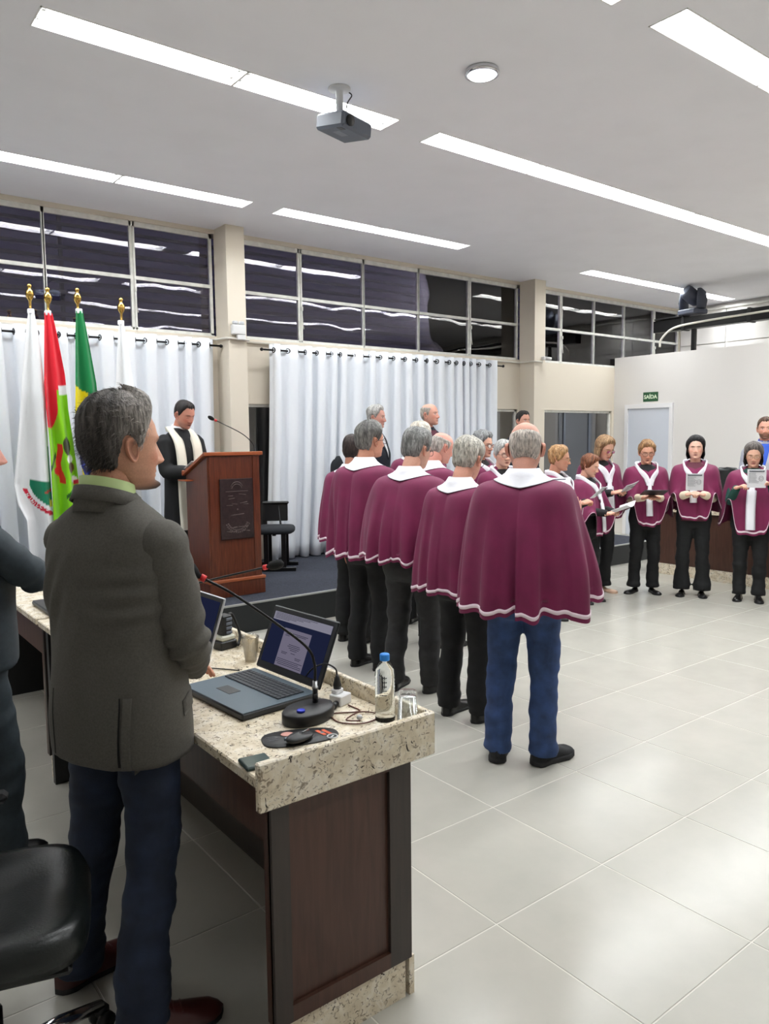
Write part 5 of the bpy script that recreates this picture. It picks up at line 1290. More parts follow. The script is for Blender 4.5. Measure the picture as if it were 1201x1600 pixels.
    def vscarf(s, meet=.36, end=.80, wid=.055, tail=.07, left=0, mat='scarf_white', knot=True):
        g = MB()
        s.ribbon(g, [(-150, .03), (-100, .05), (-60, .08), (-34, .16), (-14, .27), (-3+left, meet)], wid); s.ribbon(g, [(150, .03), (100, .05), (60, .08), (34, .16), (14, .27), (3+left, meet)], wid, .016)
        s.ribbon(g, [(-150, .03), (180, .035), (150, .03)][:1]+[(-180, .03), (-210, .03)], wid)
        s.ribbon(g, [(left, meet-.03), (left+2, meet+.12), (left+3, (meet+end)/2), (left+2, end)], [tail*.6]*6+[tail]*20, .020)
        o = g.build('scarf', MAT[mat], s.p.T, True)
        return o
def sheet(name, label, center, fwd, up, w=.15, h=.21, printed=True, fold=0.12, group='song sheets held by the choir', dark=False):
    """folded leaflet: local x right, z up, facing -y"""
    T = thing(name, label, 'tablet' if dark else 'leaflet', center, 0, None if dark else group)
    f = Vector(fwd).normalized(); u = Vector(up); u = (u-f*u.dot(f)).normalized(); x = f.cross(u); M = Matrix(((x.x, f.x, u.x, center[0]), (x.y, f.y, u.y, center[1]), (x.z, f.z, u.z, center[2]), (0, 0, 0, 1))); T.matrix_world = M
    if dark:
        MB().rbox((0, 0, 0), (w, .009, h), .003).build('case', MAT['laptop_dark'], T); MB().rbox((0, .0052, 0), (w-.016, .001, h-.016), .0003).build('screen', MAT['phone_glass'], T); return T
    g = MB(); n = 9; P = np.zeros((2, n, 3))
    for j, q in enumerate(np.linspace(-1, 1, n)): P[0, j] = (q*w/2, fold*w*.3*(q*q), -h/2); P[1, j] = (q*w/2, fold*w*.3*(q*q), h/2)
    g.grid(P); o = g.build('page', MAT['paper'], T); o.modifiers.new('t', 'SOLIDIFY').thickness = .0025
    if printed:
        q = MB(); s_ = 1
        yy = lambda xx: fold*w*.3*((xx/(w/2))**2)+.0032
        for side in (1,):
            q.bounds((-w*.40, .003, h*.38), (w*.40, .0038, h*.44))
        q2 = MB(); rs = random.Random(sum(map(ord, label)))
        for k in range(9):
            z = h*.30-k*h*.065; l = rs.uniform(.35, .55)*w; q2.bounds((-w*.40, .0030, z), (-w*.40+l, .0036, z+.0022))
        q3 = MB(); an = np.linspace(0, 2*PI, 19); q3.tube([(w*.24+.02*math.cos(a), .0036, h*.02+.026*math.sin(a)) for a in an], .0012, 4, cap=False); q3.tube([(w*.24+.012*math.cos(a), .0036, h*.02+.012*math.sin(a)) for a in an], .001, 4, cap=False)
        for src in (q, q2, q3):                      # the cover carries the same print
            for v_ in list(src.v): v2 = v_.copy(); v2[:, 1] = -v2[:, 1]-.0016; src.v.append(v2)
            n0 = src.n; src.f += [[i_+n0 for i_ in f_[::-1]] for f_ in list(src.f)]; src.mi += list(src.mi); src.c += list(src.c); src.n *= 2
        q.build('heading', MAT['ink'], T); q2.build('text_lines', MAT['ink'], T); q3.build('emblem', MAT['ink'], T)
    return T

# ---- tailored jacket: torso and sleeves as one cloth
def jacket(p, mat, hem=.80, seed=0, vox=.011, slim=1.0, sleeve=1.0, wr=1.0, bag=1.0):
    k, f = p.k, p.fat*slim; b = MB(); nk = p.neck
    R = smooth_rings([(hem*k, .205*f, .145*f, -.01), ((hem+.12)*k, .203*f, .145*f, -.01), (1.08*k, .188*f, .137*f, 0), (1.22*k, .200*f, .142*f, 0), (1.32*k, .203*f**.7, .135, -.01), (1.375*k, .198*f**.5, .118, -.015), (1.415*k, .178, .10, -.018), (1.445*k, .138, .086, -.02), (1.475*k, .092, .074, -.02), (1.50*k, .072, .068, -.02)], 5)
    closed_loft(b, R, 44, .82)
    def wrinkle(me, extra):
        V = mverts(me); Nn = mnorm(me); amp = .003*wr*wob(V*np.array([1, 1, 1.2]), seed, 14)+.0015*wr*wob(V*np.array([1.4, 1.4, .7]), seed+5, 38)
        for c_, ax, ra, ar in extra:
            w_ = np.exp(-(np.linalg.norm(V-c_, axis=1)/ra)**2); q_ = V-c_; ax = ax/np.linalg.norm(ax)
            amp = amp+ar*wr*w_*np.sin((q_@ax)*95+2.6*wob(V, seed+3, 12)+(q_@np.cross(ax, [0, 1, .3]))*55)
        msetv(me, V+Nn*amp[:, None]); return me
    dn = np.array((.3, .2, -1.0))
    o = link('jacket', wrinkle(remesh(b, vox, 7), [(np.array((s_*.15, -.12, 1.22*k)), np.array((s_*.6, 0, 1.0)), .10, .004) for s_ in (-1, 1)]), MAT[mat], p.T); p.jk = o
    for i in (0, 1):
        S, E, W = p.sh[i].copy(), p.el[i], p.wr[i]; S[0] *= .97; b = MB()
        pts, rr = sleeve_tube(S, E, W, np.array([.070, .067, .060*bag, .055*bag, .044])*k*f**.3, end=sleeve); t = np.linspace(0, 1, 22); rr = rr*(1+.025*np.sin(t*34+seed+i)*wr*(t > .25))
        b.tube(pts, rr, 18); b.ell(S+np.array((0, 0, -.010)), (.066*k, .078*k, .066*k))
        ax = (W-S); me = wrinkle(remesh(b, vox, 5), [(E, ax, .12, .0055), (S+np.array((0, 0, -.11)), ax, .10, .004), (W, W-E, .09, .0045)])
        link('sleeve', me, MAT[mat], o)
    return o
def patch(p, target, outline, mat, name, front=True, off=.004, parent=None, n=14, thick=.004):
    """cloth piece laid on the garment: outline polygon in x,z, cast onto it from front (or back)"""
    bpy.context.view_layer.update(); P = np.array(outline); sgn = 1 if front else -1; g = MB(); zs = np.linspace(P[:, 1].max(), P[:, 1].min(), n); rows_ = []
    for z in zs:
        xs_ = []
        for i in range(len(P)):
            a, b = P[i], P[(i+1) % len(P)]
            if (a[1]-z)*(b[1]-z) <= 0 and a[1] != b[1]: xs_.append(a[0]+(b[0]-a[0])*(z-a[1])/(b[1]-a[1]))
        if len(xs_) < 2: continue
        row = []
        for x in np.linspace(min(xs_), max(xs_), 8):
            hit, loc, nor, _ = target.ray_cast(Vector((x, sgn*1.0, z)), Vector((0, -sgn, 0))); row.append((loc+nor*off) if hit else Vector((x, .1*sgn, z)))
        rows_.append([tuple(v) for v in row])
    g.grid(np.array(rows_), flip=front); o = g.build(name, MAT[mat], parent or p.T, True); m = o.modifiers.new('t', 'SOLIDIFY'); m.thickness = thick; m.offset = 1; return o
def collar_ring(p, mat, name, r0, z0, r1, z1, tilt=.25, gap=.5, parent=None, flop=0, n=48, thick=.006):
    """neck band open in front; flop folds the outer edge down"""
    k = p.k; th = np.linspace(gap, 2*PI-gap, n); rows_ = []
    prof = [(r0, z0), ((r0*.6+r1*.4), (z0*.6+z1*.4)), (r1, z1)]
    if flop: prof += [(r1+.010, z1+.002), (r1+flop*.7, z1-flop*.9), (r1+flop*1.15, z1-flop*1.9)]
    for r, z in prof: rows_.append(np.stack([r*np.sin(th)*k, (r*np.cos(th)-.02)*k, np.full(n, p.neck+z*k)-tilt*r*np.cos(th)*k], 1))
    g = MB(); g.grid(np.array(rows_)); o = g.build(name, MAT[mat], parent or p.T, True); o.modifiers.new('t', 'SOLIDIFY').thickness = thick; return o
def suit_front(p, shirt, z_low=1.18, w=.075, tie=None, lap=True, mat=None):
    k = p.k; patch(p, p.jk, [(-w, 1.46*k), (w, 1.46*k), (.0, z_low*k)], shirt, 'shirt_front', off=.003)
    collar_ring(p, shirt, 'shirt_collar', .068, -.02, .064, .035, gap=.35)
    if tie: patch(p, p.jk, [(-.02, 1.44*k), (.02, 1.44*k), (.028, (z_low+.03)*k), (0, z_low*k)], tie, 'tie', off=.009)
    if lap and mat:
        for s in (-1, 1): patch(p, p.jk, [(s*w*.85, 1.46*k), (s*(w+.05), 1.43*k), (s*(w+.035), 1.36*k), (s*.004, (z_low-.02)*k)], mat, 'lapel', off=.006)

def skin_tone(i): return [(226, 178, 154), (218, 170, 146), (230, 186, 164), (212, 158, 132)][i % 4]
GREY, DGREY, WHITE_H, DARK, BLOND, RED_H = (150, 150, 148), (98, 96, 94), (226, 222, 212), (34, 28, 26), (196, 152, 104), (140, 84, 54)

# ---------- man in grey blazer, foreground
p = Person('man in grey blazer and dark jeans standing at the granite desk', (.72, 2.205), 62, 1.815, 1.0, feet=[((-.205, -.01), 16), ((.15, -.11), 40)])
p.arm(1, (.09, .215, .985), (.6, -.45, -.75), (-.55, .8, -.05), (.65, .3, .6), 'relaxed').arm(0, (-.03, .25, .965), (-.9, -.25, -.55), (.7, .6, 0), (-.3, .2, .9), 'relaxed')
p.head(yaw=22, pitch=-2, fwd=.015, size=1.04)
p.body((214, 160, 132), brow=(70, 60, 54), eyes='open', beard=((52, 42, 38), 'goatee'), nose=1.12)
p.hair('receding', (46, 39, 34), (178, 170, 162), 4, 1.0)
p.trousers('denim_dark', [((-.185, .045), 20), ((.175, .0), 44)], vox=.011, seed=3, ankle=.078, bag=1.08)
p.shoes('dress', 'shoe_brown', 'sole_black', .30)
jk = jacket(p, 'tweed_grey', .765, 2, .0095, 1.06, .985, 1.5, 1.06)
collar_ring(p, 'shirt_lime', 'shirt_collar', .074, -.035, .066, .052, tilt=.32, gap=.35)
collar_ring(p, 'tweed_grey', 'jacket_collar', .088, -.05, .077, .020, tilt=.32, gap=.75, flop=.020, parent=jk)
k_ = p.k
bpy.context.view_layer.update()
def side_patch(p, target, outline, mat, name, sx=1, off=.004, parent=None):
    P = np.array(outline); g = MB(); rows_ = []
    for z in np.linspace(P[:, 1].max(), P[:, 1].min(), 6):
        xs_ = [P[i][0]+(P[(i+1) % len(P)][0]-P[i][0])*(z-P[i][1])/(P[(i+1) % len(P)][1]-P[i][1]) for i in range(len(P)) if (P[i][1]-z)*(P[(i+1) % len(P)][1]-z) <= 0 and P[i][1] != P[(i+1) % len(P)][1]]
        row = []
        for y in np.linspace(min(xs_), max(xs_), 8):
            hit, loc, nor, _ = target.ray_cast(Vector((sx*1.0, y, z)), Vector((-sx, 0, 0))); row.append(tuple(loc+nor*off) if hit else (sx*.2, y, z))
        rows_.append(row)
    g.grid(np.array(rows_), flip=(sx < 0)); o = g.build(name, MAT[mat], parent or p.T, True); m = o.modifiers.new('t', 'SOLIDIFY'); m.thickness = .005; m.offset = 1; return o
side_patch(p, jk, [(.01, .965), (.13, .985), (.13, .935), (.01, .915)], 'tweed_grey', 'pocket_flap', 1, .004, jk)
plain('slit_dark', (22, 21, 20), .9)
for sx in (-1, 1):
    patch(p, jk, [(sx*.119, 1.0), (sx*.122, 1.0), (sx*.124, .775), (sx*.117, .775)], 'slit_dark', 'side_vent', False, .0012, jk, thick=.0005)
patch(p, jk, [(.128, 1.0), (.150, 1.0), (.150, .772), (.128, .768)], 'tweed_grey', 'vent_edge', False, .006, jk, thick=.003)
for q in range(3):
    E, W = p.el[1], p.wr[1]; d = (W-E)/np.linalg.norm(W-E); c = W-d*(.025+.02*q)+np.array((.046, -.012, -.005)); MB().ell(c, (.006, .006, .006), 10, 6).build('cuff_button', MAT['black_plastic'], jk, True)

# ---------- man in dark suit at left edge
p = Person('man in dark suit with folded arms at the left edge', (.485, 3.2), 95, 1.79, 1.08, feet=[((-.10, .04), 0), ((.10, .10), 5)])
p.arm(1, (-.07, .235, 1.19), (.7, .8, -.8), (-.9, .1, .2), (.1, .9, .5), 'relaxed').arm(0, (.05, .14, 1.20), (-.7, .7, -.8), (.85, -.35, .3), (0, .9, .5), 'relaxed')
p.head(yaw=0, pitch=-3, fwd=.02); p.body((222, 162, 146), brow=(120, 110, 100), eyes='open', nose=1.15); p.hair('short', (120, 116, 112), (160, 156, 150), 9)
p.trousers('suit_dark', [((-.10, .04), 0), ((.10, .10), 5)], seed=5, bag=1.15); p.shoes('dress'); jacket(p, 'suit_dark', .84, 6, .012, 1.08, wr=1.2); suit_front(p, 'shirt_white', mat='suit_dark')
collar_ring(p, 'suit_dark', 'jacket_collar', .088, -.04, .080, .02, gap=.8, flop=.025)

# ---------- priest at the lectern
p = Person('priest in black cassock and ivory stole reading at the lectern', (2.985, 7.08), 168, 1.815, .98, STAGE_Z)
p.arm(1, (.10, .30, 1.12), None, (-.3, .8, .3), (.3, -.4, .8), 'cup').arm(0, (-.12, .30, 1.12), None, (.3, .8, .3), (-.3, -.4, .8), 'cup')
p.head(yaw=-6, pitch=-20, fwd=.025); p.body((206, 146, 126), brow=(40, 30, 28), eyes='down', mouth=.7, beard=((110, 90, 86), 'stubble')); p.hair('short', (30, 24, 24), (52, 42, 40), 2, .9)
k_ = p.k; b = MB(); closed_loft(b, smooth_rings([(.05, .21, .17, .0), (.4, .195, .155, 0), (.8*k_, .185, .135, -.005), (1.05*k_, .175, .125, 0), (1.25*k_, .19, .13, 0), (1.35*k_, .198, .12, -.01), (1.41*k_, .17, .10, -.015), (1.455*k_, .11, .08, -.02), (1.50*k_, .068, .066, -.02)], 5), 40, .85)
for i in (0, 1):
    pts, rr = sleeve_tube(p.sh[i], p.el[i], p.wr[i], np.array([.082, .076, .07, .07, .066])*k_, end=.97); b.tube(pts, rr, 16); b.ell(p.sh[i]+np.array((0, 0, -.004)), (.072, .08, .074))
me = remesh(b, .013, 4); V = mverts(me); Nn = mnorm(me); lo = sm((1.0-V[:, 2])/.6); V += Nn*(.012*lo*np.cos(np.arctan2(V[:, 0], V[:, 1])*11)+.004*wob(V, 3, 16))[:, None]; msetv(me, V); cs_ = link('cassock', me, MAT['cassock_black'], p.T); p.jk = cs_
p.feet = [((-.1, .02), -6), ((.1, .02), 6)]; p.shoes('dress')
collar_ring(p, 'shirt_white', 'clerical_collar', .064, .0, .062, .042, gap=0.02)
st = MB()
for s in (-1, 1):
    pts = [(s*.03, -.115, 1.455), (s*.075, -.06, 1.50), (s*.098, .02, 1.465), (s*.098, .115, 1.36), (s*.095, .150, 1.2), (s*.09, .148, 1.0), (s*.088, .155, .75), (s*.088, .17, .55)]
    A = spline(np.array(pts)*np.array([1, 1, k_]), 40); wv = np.interp(np.linspace(0, 1, 40), [0, .2, .4, 1], [.05, .05, .055, .058]); out = []
    for q in range(40):
        t_ = A[min(q+1, 39)]-A[max(q-1, 0)]; t_ /= np.linalg.norm(t_); nr_ = np.array([0, 1, .0]) if A[q][2] < 1.40*k_ else np.array([0, .3, 1.0]); sd = np.cross(t_, nr_); sd /= np.linalg.norm(sd); nn = np.cross(sd, t_); out.append([A[q]-sd*wv[q]+nn*-.006, A[q]-sd*wv[q]*.5+nn*.004, A[q]+nn*.008, A[q]+sd*wv[q]*.5+nn*.004, A[q]+sd*wv[q]-nn*.006, A[q]-nn*.008])
    st.grid(np.array(out), closed=True)
st.build('stole', MAT['stole_ivory'], p.T, True)
bo = MB(); [bo.ell((0, .128+.003*q*0, (1.40-.09*q)*k_), (.007, .005, .007), 8, 6) for q in range(4)]; bo.build('button', MAT['black_plastic'], cs_, True)

# ---------- choir men, seen from behind
def choirman(label, pos, facing, h, fat, hairspec, skin, headpose, hem, trousers='black_wool', shoe=('dress', 'shoe_black'), gl=None, face=None, feet=None, cape_kw=None, arms=None, collar=.115, z0=0, lod=0):
    p = Person(label, pos, facing, h, fat, z0, 'choir men in maroon capes', feet)
    if arms == 'book':
        p.arm(1, (.13, .27, 1.12*p.k), None, (-.4, .8, .3), (.4, -.3, .8), 'cup').arm(0, (-.13, .27, 1.12*p.k), None, (.4, .8, .3), (-.4, -.3, .8), 'cup')
    elif arms: arms(p)
    p.head(**headpose); p.body(skin, **(face or {})); 
    if hairspec: p.hair(*hairspec)
    if gl: p.glasses(gl)
    p.trousers(trousers, feet, vox=.014, seed=int(h*100) % 17, bag=1.1); p.shoes(*shoe)
    ck = dict(hem=hem, width=.305*fat**.5, depth=.225*fat**.5, seed=int(pos[0]*97+pos[1]*31) % 1000, folds=10, amp=.036); ck.update(cape_kw or {})
    for i in (0, 1):
        pts, rr = sleeve_tube(p.sh[i], p.el[i], p.wr[i], np.array([.060, .056, .050, .046, .040])*p.k, end=.97); s_ = MB(); s_.tube(pts, rr, 14); s_.build('sleeve', MAT['shirt_black'], p.T, True)
    c = Cape(p, **ck); c.build(); c.collar(collar, .10); p.cape = c
    return p
def bald_arms(p):
    p.arm(1, (.225, .22, 1.25), (.3, -.3, -1), (.05, .45, .9), (.5, -.8, .3), 'open').arm(0, (-.12, .30, 1.15), None, (.4, .8, .3), (-.4, -.3, .8), 'cup')
choirman('bald choir man in blue jeans, nearest of the maroon capes', (2.93, 2.62), 58, 1.775, 1.10, ('bald', (226, 212, 200), (236, 226, 216), 3), (214, 160, 140), dict(yaw=-8, pitch=-6, fwd=.03, size=1.08), .81, 'denim_blue', ('sneaker', 'sneaker_black', 'sole_black', .30), None, dict(eyes='open'), [((-.125, -.02), -8), ((.115, .0), 34)], dict(arms=[(54, .385, 1.0, 19)], width=.338, depth=.255, folds=9, amp=.042), bald_arms, .115)
choirman('white-haired choir man with glasses just left of the bald man', (3.10, 3.25), 84, 1.69, 1.04, ('full', (198, 192, 176), (232, 228, 216), 5, 1.0), (218, 164, 142), dict(yaw=-12, pitch=-14, fwd=.03), .79, gl='frame_dark', face=dict(brow=(200, 196, 190)), feet=[((-.11, .02), -5), ((.11, .05), 12)], arms='book', cape_kw=dict(arms=[(30, .30, 1.0, 15), (-30, .30, 1.0, 15)], amp=.038))
choirman('grey-haired choir man with a broad cape, third from the bald man', (3.19, 3.83), 72, 1.745, 1.14, ('full', (116, 116, 114), (176, 176, 172), 7, 1.0), (220, 172, 150), dict(yaw=10, pitch=-12, fwd=.03), .90, 'charcoal_wool', gl='frame_dark', face=dict(brow=(120, 116, 110)), feet=[((-.12, -.03), -10), ((.12, .06), 15)], arms='book', cape_kw=dict(arms=[(34, .34, 1.05, 16), (-34, .34, 1.05, 16)], width=.36, depth=.27))
choirman('tall choir man with dark-rimmed glasses and grey moustache', (3.28, 4.44), 78, 1.80, 1.08, ('full', (92, 90, 88), (160, 158, 152), 8, .85), (212, 156, 130), dict(yaw=12, pitch=0, fwd=.02), .84, gl='frame_dark', face=dict(brow=(90, 84, 80), eyes='open', beard=((170, 166, 160), 'moustache'), nose=1.1), feet=[((-.10, .0), 0), ((.11, .02), 10)], cape_kw=dict(width=.30, depth=.23))
choirman('dark-haired choir man half hidden at the left end of the row', (3.62, 5.10), 68, 1.715, 1.0, ('short', (44, 34, 32), (70, 56, 52), 12, .9), (196, 142, 118), dict(yaw=0, pitch=-4), .86, face=dict(brow=(50, 40, 36)), feet=[((-.1, .0), -4), ((.1, .0), 8)])
choirman('bald choir man looking down, behind the broad grey-haired singer', (4.06, 4.58), 98, 1.745, 1.0, ('bald', (196, 186, 176), (214, 206, 198), 14), (222, 160, 144), dict(yaw=0, pitch=-16, fwd=.03), .86, face=dict(brow=(150, 130, 120), nose=1.15), arms='book', feet=[((-.1, .0), 0), ((.1, .03), 10)], cape_kw=dict(arms=[(28, .32, 1.05, 14), (-28, .32, 1.05, 14)]))
choirman('white-haired choir man behind the bald singer looking down', (4.42, 5.20), 62, 1.815, 1.04, ('full', (226, 216, 196), (244, 238, 226), 15, .9), (222, 170, 150), dict(yaw=5, pitch=-4), .88, arms='book', feet=[((-.1, .0), 0), ((.1, .02), 10)], cape_kw=dict(arms=[(28, .32, 1.05, 14), (-28, .32, 1.05, 14)]))

# ---------- choir women, facing the room
def choirwoman(label, pos, facing, h, fat, hairspec, skin, headpose, hem=.87, hemf=.76, gl=None, face=None, shirt='shirt_black', sleeve='shirt_black', flare=1.0, trousers='black_wool', shoe=('flat', 'shoe_black', 'sole_black', .25), hold=(0, .31, 1.06), kind='hold', reach=.285, ang=45, paper=None, cape_kw=None, feet=None, armw=None, scarf=None, single=None, hwid=.115):
    p = Person(label, pos, facing, h, fat, 0, 'choir women in maroon capes', feet or [((-.09, .02), -5), ((.09, .0), 8)]); hx, hy, hz = hold
    if armw: armw(p)
    else:
        p.arm(1, (hx+hwid*.62, hy-.05, hz), (.3, -.4, -1), (-.75, .75, .25), (.55, -.0, .75), kind).arm(0, (hx-hwid*.62, hy-.05, hz), (-.3, -.4, -1), (.75, .75, .25), (-.55, -.0, .75), kind)
    p.head(**headpose); f_ = dict(lips=(170, 82, 84), age=.4); f_.update(face or {}); p.body(skin, **f_); p.hair(*hairspec)
    if gl: p.glasses(gl)
    p.trousers(trousers, feet or [((-.09, .02), -5), ((.09, .0), 8)], flare=flare, vox=.014, seed=int(h*100) % 13); p.shoes(*shoe)
    k = p.k; g = MB(); closed_loft(g, smooth_rings([(.84*k, .172*fat, .125*fat, -.005), (1.05*k, .16*fat, .115*fat, .005), (1.22*k, .178*fat, .125*fat, 0), (1.36*k, .18, .11, -.01), (1.43*k, .14, .085, -.015), (1.478*k, .068, .066, -.018)], 4), 30, .9)
    g.build('shirt', MAT[shirt], p.T, True)
    for i in (0, 1):
        pts, rr = sleeve_tube(p.sh[i], p.el[i], p.wr[i], np.array([.062, .056, .050, .046, .040])*k, end=.96); s_ = MB(); s_.tube(pts, rr, 14); s_.build('sleeve', MAT[sleeve], p.T, True)
    zc = hz+.0
    ck = dict(hem=hem, hemf=hemf, width=.29*fat**.5, depth=.205*fat**.5, arms=[(ang, reach, zc+.005, 13), (-ang, reach, zc+.005, 13)] if single is None else single, seed=int(pos[0]*91+pos[1]*37) % 1000, folds=8, amp=.018); ck.update(cape_kw or {})
    c = Cape(p, **ck); c.build(); sc_ = dict(meet=.36, end=.80); sc_.update(scarf or {}); c.vscarf(**sc_); p.cape = c
    return p
def W2L(p, v):
    a = p.T.rotation_euler.z; return np.array(p.T.location)+rz3(a) @ np.array(v)
def D2L(p, v): return rz3(p.T.rotation_euler.z) @ np.array(v)
def held(p, label, c, fwd, up, **kw): return sheet(kw.pop('name', 'song_leaflet'), label, tuple(W2L(p, c)), tuple(D2L(p, fwd)), tuple(D2L(p, up)), **kw)

p = choirwoman('singing woman with curly grey hair and glasses by the curtain', (5.36, 5.36), 172, 1.735, 1.05, ('curly', (128, 130, 130), (170, 172, 172), 21), skin_tone(1), dict(yaw=-4, pitch=-4), gl='frame_dark', face=dict(brow=(110, 100, 96), mouth=.4))
held(p, 'white leaflet held by the curly grey-haired woman', (0, .36, 1.14), (.1, -.55, .75), (0, .7, .6))
p = choirwoman('white-haired singing woman with dark glasses beside the bald man', (5.14, 4.86), 196, 1.655, 1.05, ('crop', (190, 190, 186), (228, 228, 224), 22, .8), skin_tone(2), dict(yaw=6, pitch=-6), gl='frame_dark', face=dict(brow=(150, 140, 136), mouth=.4))
held(p, 'white leaflet held by the white-haired woman', (0, .36, 1.12), (0, -.55, .75), (0, .7, .6))
p = choirwoman('blonde singing woman with glasses in profile right of the bald man', (5.56, 4.58), 158, 1.60, 1.05, ('crop', (176, 128, 78), (214, 168, 116), 23, .8), skin_tone(3), dict(yaw=-12, pitch=-6), gl='frame_gold', face=dict(brow=(150, 110, 80), mouth=.4), hold=(0, .31, 1.09))
held(p, 'printed leaflet held by the blonde woman in profile', (.0, .40, 1.185), (.0, -.65, .7), (0, .72, .66), w=.2, h=.15)
p = choirwoman('short singing woman with reddish cropped hair and open leaflet', (6.33, 4.83), 172, 1.505, 1.0, ('crop', (104, 56, 36), (166, 104, 66), 24, .95), skin_tone(0), dict(yaw=-8, pitch=-16), hem=.80, hemf=.70, hold=(.02, .34, .93), reach=.31, face=dict(brow=(110, 70, 50), mouth=.5), scarf=dict(meet=.42, end=.92))
held(p, 'large white leaflet held low by the short reddish-haired woman', (.0, .42, .975), (.15, -.35, .93), (-.1, .9, .3), w=.26, h=.17, printed=False, fold=.5)
p = choirwoman('taller blonde woman with glasses looking down at her leaflet', (6.84, 5.05), 196, 1.69, 1.08, ('bob', (150, 112, 76), (206, 168, 124), 25, .95), skin_tone(1), dict(yaw=-6, pitch=-20, fwd=.03), hem=.86, hemf=.80, hold=(-.02, .34, 1.10), reach=.31, gl='frame_gold', face=dict(brow=(140, 100, 76), mouth=.3), shoe=('flat', 'shoe_tan', 'shoe_tan', .25), scarf=dict(meet=.40, end=.86, wid=.07, tail=.10))
held(p, 'printed leaflet tilted in the hands of the taller blonde woman', (-.05, .42, 1.155), (.2, -.5, .8), (.25, .75, .55), w=.15, h=.21)
p = choirwoman('singing woman with short wavy blonde hair reading a dark tablet', (7.17, 4.70), 222, 1.635, .96, ('crop', (146, 100, 62), (214, 170, 118), 26, .9), skin_tone(3), dict(yaw=6, pitch=-12), hem=.89, hemf=.74, hold=(.02, .33, 1.05), reach=.29, gl='frame_dark', face=dict(brow=(120, 84, 60), mouth=.6), sleeve='knit_cream', shoe=('flat', 'shoe_black', 'sole_black', .26), feet=[((-.10, .0), -6), ((.10, -.02), 40)], kind='cup', scarf=dict(meet=.40, end=.84))
held(p, 'dark tablet held flat by the woman with wavy blonde hair', (.02, .39, 1.11), (0, -.35, .95), (-.05, .95, .3), w=.24, h=.17, dark=True, name='tablet')
p = choirwoman('singing woman with chin-length black hair and flared trousers', (7.44, 4.30), 240, 1.665, 1.0, ('bob', (18, 16, 18), (40, 36, 38), 27, .92), skin_tone(2), dict(yaw=0, pitch=2), hem=.89, hemf=.82, face=dict(brow=(40, 30, 28), mouth=.6), flare=1.28, shirt='shirt_maroon', sleeve='knit_cream', hold=(-.01, .31, 1.09), reach=.285, kind='hold', feet=[((-.10, .02), -6), ((.10, .02), 6)], scarf=dict(meet=.34, end=.70))
held(p, 'leaflet with printed emblem held by the black-haired woman', (.0, .37, 1.22), (0, -.93, .35), (0, .35, .93), w=.165, h=.185)
def w18(p): p.arm(1, (.14, .28, 1.17), (.3, -.4, -1), (-.75, .6, .4), (.4, .0, .9), 'hold').arm(0, (-.16, .28, 1.20), (-.3, -.4, -1), (.6, .6, .5), (-.4, .0, .9), 'hold')
p = choirwoman('singing woman with grey bob, glasses and dark green sleeves', (7.64, 3.79), 243, 1.60, 1.10, ('bob', (98, 90, 86), (142, 134, 128), 28, 1.0), skin_tone(0), dict(yaw=0, pitch=-10), hem=.80, hemf=.69, gl='frame_gold', face=dict(brow=(120, 104, 96), mouth=.6), shirt='knit_green', sleeve='knit_green', armw=w18, reach=.26, hold=(0, .3, 1.13), shoe=('dress', 'shoe_black', 'sole_black', .25), single=[(46, .29, 1.05, 14), (-46, .29, 1.05, 14)], scarf=dict(meet=.34, end=.92, tail=.09))
held(p, 'leaflet raised high by the woman with the grey bob', (-.03, .37, 1.265), (0, -.96, .25), (0, .25, .96), w=.165, h=.185)
def w19(p): p.arm(0, (-.30, .30, 1.24), (-.3, -.4, -1), (.1, .6, .8), (-.6, -.3, .6), 'hold').arm(1, (.10, .30, 1.15), None, (-.5, .7, .3), (.4, 0, .8), 'hold')
p = choirwoman('choir woman at the right edge, only her hand and cape in view', (7.80, 3.28), 245, 1.62, 1.05, ('bob', (80, 60, 50), (110, 84, 70), 29), skin_tone(2), dict(yaw=0, pitch=-8), armw=w19, reach=.27, hold=(0, .3, 1.1), single=[(-48, .36, 1.10, 14), (25, .27, 1.06, 12)])
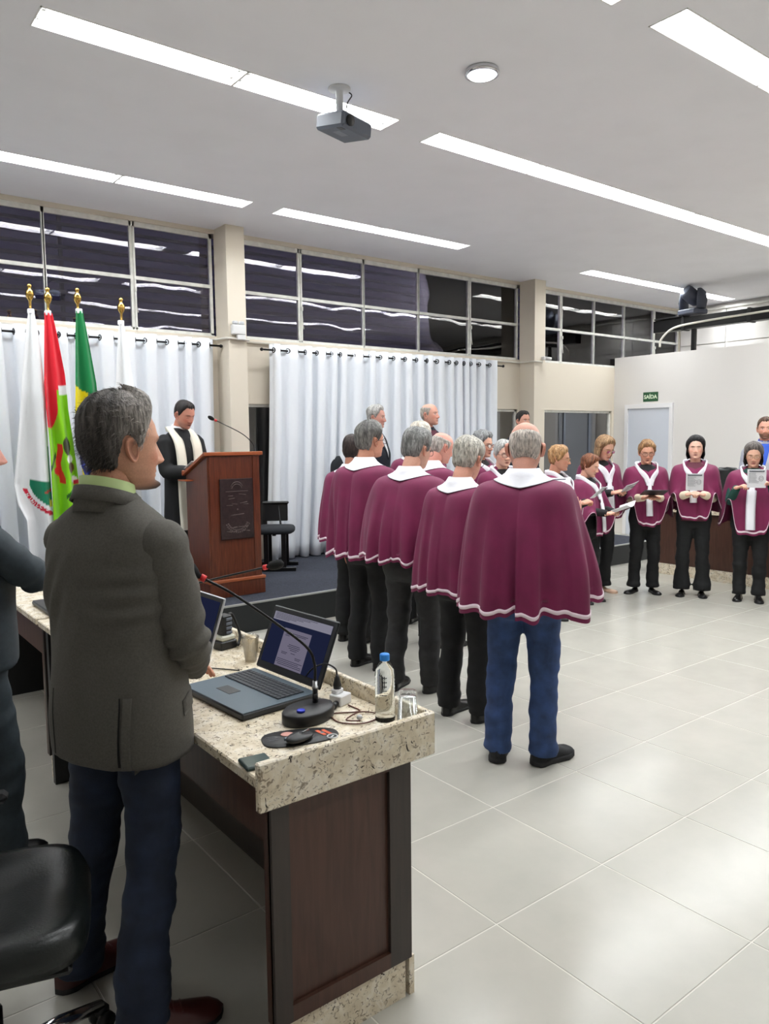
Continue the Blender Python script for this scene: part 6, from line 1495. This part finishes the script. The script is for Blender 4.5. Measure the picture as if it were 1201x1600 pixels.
held(p, 'leaflet held up at the right edge of the picture', (-.22, .40, 1.33), (.1, -.95, .25), (0, .25, .96), w=.15, h=.20)
sheet('song_leaflet', 'small leaflet beside the raised hand of the bald man in jeans', (3.50, 2.86, 1.40), (-.5, -.3, .8), (.7, .5, .5), w=.12, h=.17)

# ---------- men standing on the stage and behind the desk
def suitman(label, pos, facing, h, fat, hairspec, skin, headpose, jm, shirt, tm='suit_navy', z0=0, face=None, gl=None, tie=None):
    p = Person(label, pos, facing, h, fat, z0); p.head(**headpose); p.body(skin, **(face or {})); p.hair(*hairspec)
    p.trousers(tm, None, vox=.016); p.shoes('dress'); jacket(p, jm, .84, int(h*100), .014, wr=.8); suit_front(p, shirt, tie=tie, mat=jm); collar_ring(p, jm, 'jacket_collar', .086, -.04, .078, .012, gap=.8, flop=.022)
    if gl: p.glasses(gl)
    return p
suitman('white-haired man in dark suit on the stage before the curtain', (5.27, 6.97), 150, 1.79, 1.12, ('full', (170, 168, 164), (222, 220, 214), 31, .8), (224, 168, 152), dict(yaw=-4, pitch=-3), 'suit_navy', 'shirt_white', z0=STAGE_Z, face=dict(brow=(150, 144, 138), eyes='open'))
suitman('balding man in navy suit and maroon shirt on the stage', (5.72, 6.55), 172, 1.81, 1.0, ('fringe', (170, 160, 148), (206, 198, 188), 32, .7), (226, 170, 150), dict(yaw=-14, pitch=4), 'suit_navy', 'shirt_maroon', z0=STAGE_Z, face=dict(brow=(170, 150, 136), eyes='open'))
suitman('dark-haired man at the back, only his forehead above the bald singer', (7.78, 7.0), 190, 1.76, 1.0, ('short', (34, 28, 26), (54, 44, 40), 33), (214, 158, 136), dict(yaw=0, pitch=0), 'suit_navy', 'shirt_white', z0=STAGE_Z, face=dict(brow=(40, 32, 30), eyes='open'))
suitman('bearded man in pale blazer and blue shirt behind the right desk', (9.34, 4.50), 244, 1.885, 1.05, ('short', (86, 62, 48), (120, 90, 70), 35), (222, 166, 144), dict(yaw=0, pitch=0), 'blazer_pale', 'shirt_blue', face=dict(brow=(80, 56, 44), eyes='open', beard=((104, 70, 52), 'full')))
